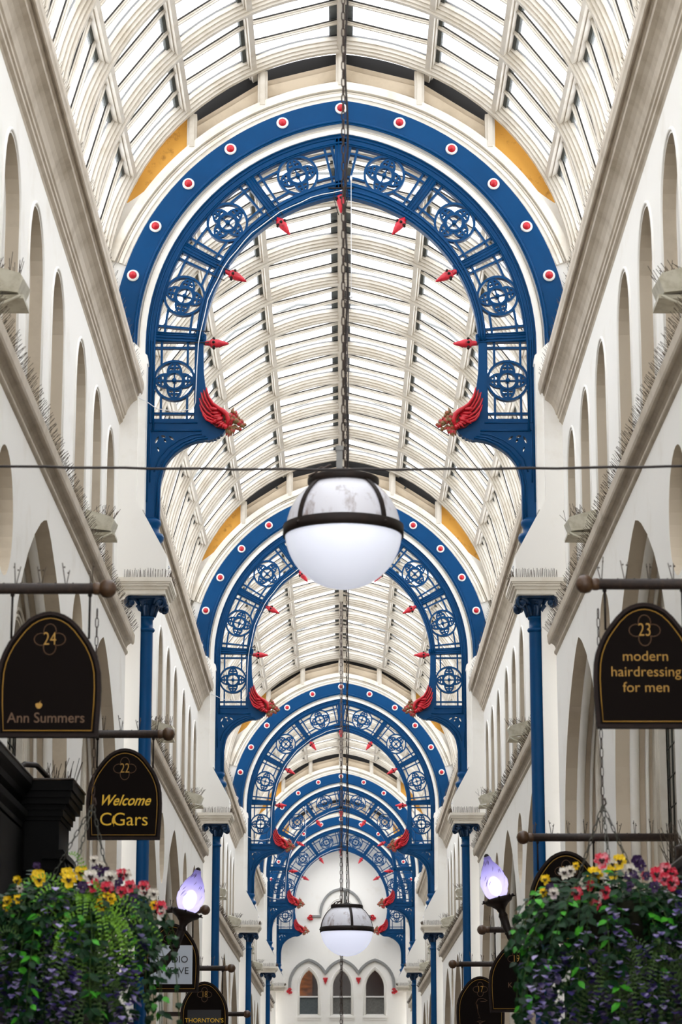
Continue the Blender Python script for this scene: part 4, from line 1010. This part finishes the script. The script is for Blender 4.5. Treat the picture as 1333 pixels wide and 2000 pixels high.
def basket(cxb,y,lab,sx,hook,flowers,seed,ferns,wist):
    rnd=random.Random(seed)
    root=thing('hanging_basket',(cxb,y,.95)); c=Vector((cxb,y,1.22))
    b=MB(); b.lathe((cxb,y,1.22),[(0,-.24),(.12,-.23),(.22,-.17),(.28,-.06),(.30,.03),(.27,.05),(0,.05)],20); b.obj('basket_bowl','moss',root)
    # chains up to the hook
    for k in range(3):
        a=.5+k*2*pi/3; b=MB(); chain(b,(cxb+.27*math.cos(a),y+.27*math.sin(a),1.27),(hook[0],y,1.86),.042,.0032,.009); b.obj('basket_chain','gchain',root)
    b=MB(); chain(b,(hook[0],y,1.86),(hook[0]-.0,y,hook[1]-.04),.055,.0032,.009); b.tube([(hook[0],y,1.84),(hook[0]+.02,y,1.87),(hook[0]+.012,y,1.90),(hook[0],y,1.89)],.006,5); b.obj('suspension_chain','chain',root)
    def shell(th,ph,k=1.0):   # th azimuth, ph elevation
        return Vector((.50*k*math.cos(ph)*math.cos(th),.42*k*math.cos(ph)*math.sin(th),.30*k*math.sin(ph)))
    # leafy stems
    dark=MB(); bright=MB(); stem=MB()
    def spray(th,length,droop,rise,mb,n,l,w):
        p=c+Vector((.15*math.cos(th),.13*math.sin(th),.05)); P=[p.copy()]
        d=Vector((math.cos(th),.85*math.sin(th),rise)); d.normalize(); st=length/n
        for i in range(n):
            d=(d+Vector((rnd.uniform(-.12,.12),rnd.uniform(-.12,.12),-droop*(i/n+.15)))).normalized(); p=p+d*st; P.append(p.copy())
            for s_ in (-1,1):
                side_=d.cross(Vector((0,0,1))); 
                if side_.length<.1: side_=Vector((math.sin(th),-math.cos(th),0))
                side_.normalize(); ld=(side_*s_+d*.7+Vector((rnd.uniform(-.3,.3),rnd.uniform(-.4,.1)-.2,rnd.uniform(-.35,.3)))).normalized()
                t=bright if rnd.random()<(.16 if mb is None else .5) else dark
                leaf(t,p,ld,Vector((rnd.uniform(-.3,.3),rnd.uniform(-.9,-.2),.8)).normalized(),l*rnd.uniform(.75,1.25),w*rnd.uniform(.8,1.2))
        leaf(dark,p,d,Vector((0,-.5,.8)),l,w)
        stem.tube(P,.003,4)
    for i in range(74):
        th=2*pi*i/74+rnd.uniform(-.1,.1); spray(th,rnd.uniform(.38,.72),rnd.uniform(.45,1.0),rnd.uniform(.0,.9),None,rnd.randint(6,9),.068,.040)
    for i in range(26):
        th=rnd.uniform(0,2*pi); spray(th,rnd.uniform(.75,1.05),rnd.uniform(.8,1.2),rnd.uniform(.0,.4),None,10,.070,.042)
    for i in range(340):   # dense core
        th=rnd.uniform(0,2*pi); ph=rnd.uniform(-.5,1.1); p=c+shell(th,ph,rnd.uniform(.5,.9)); leaf(dark,p,Vector((math.cos(th),math.sin(th),rnd.uniform(-.6,.6))),Vector((0,-.4,1)),.075,.045)
    for i in range(330):   # skirt under the basket
        th=rnd.uniform(0,2*pi); k=rnd.uniform(.35,.95); z=rnd.uniform(-.75,-.05); p=c+Vector((.46*k*math.cos(th),.38*k*math.sin(th),z)); leaf(dark,p,Vector((math.cos(th)*.5,math.sin(th)*.5-.2,-1)),Vector((0,-1,.2)),.08,.045)
    tag(dark.obj('foliage','leaf',root),kind='stuff'); tag(bright.obj('bright_foliage','leafb',root),kind='stuff'); stem.obj('stems','fernd',root)
    # ferns
    for (fx,fz,n,mat) in ferns:
        b=MB()
        for i in range(n):
            p=Vector((cxb+fx+rnd.uniform(-.07,.07),y-.28+rnd.uniform(-.06,.06),1.22+fz+rnd.uniform(-.04,.04))); d=Vector((rnd.uniform(-.6,.6),rnd.uniform(-.5,.0),rnd.uniform(-.3,.7))).normalized()
            for k in range(14):
                d=(d+Vector((rnd.uniform(-.05,.05),0,-.17))).normalized(); p=p+d*.030; w=.040*(1-k/17)
                sd=d.cross(Vector((0,1,0))).normalized()
                for s_ in (-1,1):
                    leaf(b,p,sd*s_+d*.5,Vector((0,-1,.3)),w,.010)
                    leaf(b,p+d*.015,sd*s_+d*.9+Vector((0,-.5,0)),w*.8,.008) if False else None
        tag(b.obj('fern',mat,root),kind='stuff')
    # wisteria
    for (wx,wz,ln,mat) in wist:
        b=MB(); yy=y-.47+rnd.uniform(-.04,.05)
        n=int(ln/.012)
        for i in range(n):
            t=i/n; r=.055*(1-.55*t)+.008; a=rnd.uniform(0,2*pi); p=Vector((cxb+wx+r*math.cos(a)+.02*math.sin(t*5),yy+r*math.sin(a),1.22+wz-ln*t))
            leaf(b,p,Vector((math.cos(a),math.sin(a)-.2,rnd.uniform(-.5,.2))),Vector((0,0,1)),.046,.046,.3,.6)
        tag(b.obj('wisteria_spray',mat,root),kind='stuff')
    for (px,pz,mat,s_,tilt) in flowers:
        x=cxb+px; z=1.22+pz; yy=y-math.sqrt(max(.02,.40**2-(px*.75)**2))*(1.0 if pz<.18 else .55)-.03
        pansy(root,Vector((x,yy,z)),Vector((tilt+rnd.uniform(-.25,.25),-1,rnd.uniform(.0,.45))),s_,mat,rnd)
    tag(root,lab,'hanging basket','hanging flower baskets')
    return root
def fl(cxb,items,y=15.05):
    o=[]
    for px,py,mat,s_,t in items:
        zc=y*.9715+.2369*1.3; v=(1000-py)/4900; zz=y*(v*.9715+.2369)/(.9715-v*.2369); xx=(px-666.5)/4900*(y*.9715+zz*.2369)
        o.append((xx-cxb,zz-1.22,mat,s_,t))
    return o
FL=fl(-1.60,[(52,1732,'pyel',.042,-.8),(84,1720,'pyel',.060,0),(92,1733,'pyel',.05,.1),(32,1770,'pyel',.045,-.7),(50,1768,'pyel',.035,0),(28,1783,'pyel',.03,-.5),(140,1716,'pyel',.055,.2),(167,1713,'pyel',.058,-.2),(150,1733,'pyel',.062,0),
 (150,1722,'pwhite',.035,0),(191,1690,'pwhite',.042,0),(203,1700,'pwhite',.04,.2),(198,1709,'ppurp',.055,0),(212,1712,'ppurp',.045,.3),(82,1700,'ppurp',.035,0),(190,1727,'pwhite',.062,0),(195,1742,'pred',.055,0),(221,1747,'pred',.058,0),(228,1726,'pwhite',.060,.1),(243,1716,'pred',.05,0),(247,1752,'pred',.045,0),(252,1716,'pwhite',.045,.2),(262,1742,'pred',.05,.1),
 (217,1769,'pyel',.058,.1),(210,1782,'pyel',.05,0),(228,1768,'pyel',.045,.3),(287,1740,'pred',.050,.2),(289,1752,'pwhite',.055,.1),(304,1752,'pwhite',.045,.3),(304,1774,'pyel',.035,.1),(317,1778,'pred',.055,.2),(319,1787,'pwhite',.035,.2),(175,1745,'ppurp',.045,0),(240,1735,'ppurp',.045,0),(55,1748,'pwhite',.03,-.3),(270,1765,'ppurp',.04,0)])
FR=fl(1.56,[(1155,1690,'pred',.065,0),(1175,1697,'pwhite',.045,0),(1188,1692,'pyel',.060,.1),(1141,1717,'pyel',.068,0),(1176,1711,'pyel',.062,.2),(1208,1708,'pwhite',.05,0),(1212,1722,'ppurp',.06,0),(1222,1690,'ppurp',.05,0),(1230,1700,'ppurp',.045,0),(1234,1725,'ppurp',.035,0),(1236,1718,'pred',.03,0),(1262,1716,'pred',.065,-.1),(1278,1705,'pred',.055,.1),(1290,1714,'pred',.055,.3),(1285,1735,'pred',.062,.2),(1270,1728,'pred',.05,0),
 (1047,1728,'pyel',.042,-.4),(1043,1752,'pyel',.035,-.4),(1060,1755,'pwhite',.045,0),(1053,1745,'ppurp',.04,0),(1103,1757,'pred',.052,-.1),(1115,1738,'pwhite',.045,.2),(1126,1743,'pred',.042,.3),(1142,1765,'pwhite',.045,0),(1155,1757,'pred',.05,.3),(1136,1778,'pred',.05,.1),(1085,1713,'pwhite',.05,-.3),(1095,1710,'pwhite',.045,.2),(1106,1700,'pyel',.03,0),(1250,1745,'ppurp',.045,0),(1200,1745,'ppurp',.04,0)])
basket(-1.60,15.05,'flower basket hanging on the left, with bright green fern and yellow pansies',-1,(-1.492,3.1),FL,5,[(.10,.02,40,'fern'),(.17,-.10,34,'fern'),(.14,-.30,36,'fernd'),(-.42,-.25,30,'fernd'),(.20,-.48,30,'fernd')],
 [(-.06,.10,.70,'wist'),(-.30,-.15,.75,'wist'),(-.16,-.40,.5,'wistd'),(-.24,-.30,.65,'wist'),(.0,-.12,.6,'wistd'),(.06,-.10,.55,'wist'),(.33,-.25,.75,'wist'),(.40,-.1,.6,'wistd'),(-.38,-.2,.5,'wistd'),(-.02,-.35,.6,'wist'),(.28,-.38,.5,'wistd')])
basket(1.60,15.05,'flower basket hanging on the right, with red pansies and long lilac wisteria',1,(1.573,3.1),FR,9,[(.02,-.30,26,'fernd'),(-.08,-.40,26,'fernd'),(.30,-.35,30,'fernd'),(.18,-.40,26,'fernd')],
 [(.0,.0,.40,'wist'),(-.05,-.1,.7,'wist'),(-.22,-.15,.75,'wist'),(-.42,-.28,.65,'wist'),(-.33,-.22,.7,'wistd'),(-.12,-.25,.7,'wistd'),(.22,-.15,.75,'wist'),(.15,-.2,.6,'wistd'),(.35,.15,.4,'wist'),(.42,-.2,.7,'wist'),(.10,-.35,.5,'wist'),(-.50,-.30,.5,'wist'),(.3,-.3,.5,'wistd')])
cord(.125,29.1,9.8,11.35,'white pull cord hanging from the crown of the nearest arch, right of centre')
cord(-1.13,80.5,8.3,9.9,'white pull cord hanging from the fourth arch, left of centre')
# ------------------------------------------------------------------ light and camera
w=bpy.data.worlds.new('overcast'); SC.world=w; w.use_nodes=True
t=w.node_tree; bg=t.nodes['Background']; bg.inputs['Strength'].default_value=1.0
bg.inputs['Color'].default_value=(.985,.99,1.0,1)
bg.inputs['Strength'].default_value=2.2
cam=bpy.data.cameras.new('camera'); co=bpy.data.objects.new('camera',cam); COL.objects.link(co)
co.location=(0,0,EYE); th=math.atan(1195/4900); co.rotation_euler=(pi/2+th,0,0)
cam.sensor_fit='VERTICAL'; cam.sensor_height=36; cam.sensor_width=24; cam.lens=88.2; cam.clip_end=300; cam.clip_start=.1
cam.dof.use_dof=True; cam.dof.focus_distance=38; cam.dof.aperture_fstop=5.0
SC.camera=co
for o in list(bpy.data.objects):
    if '_o' in o: del o['_o']
SC.view_settings.view_transform='Standard'; SC.view_settings.look='None'; SC.view_settings.gamma=1; SC.view_settings.exposure=.95; SC.view_settings.use_curve_mapping=False
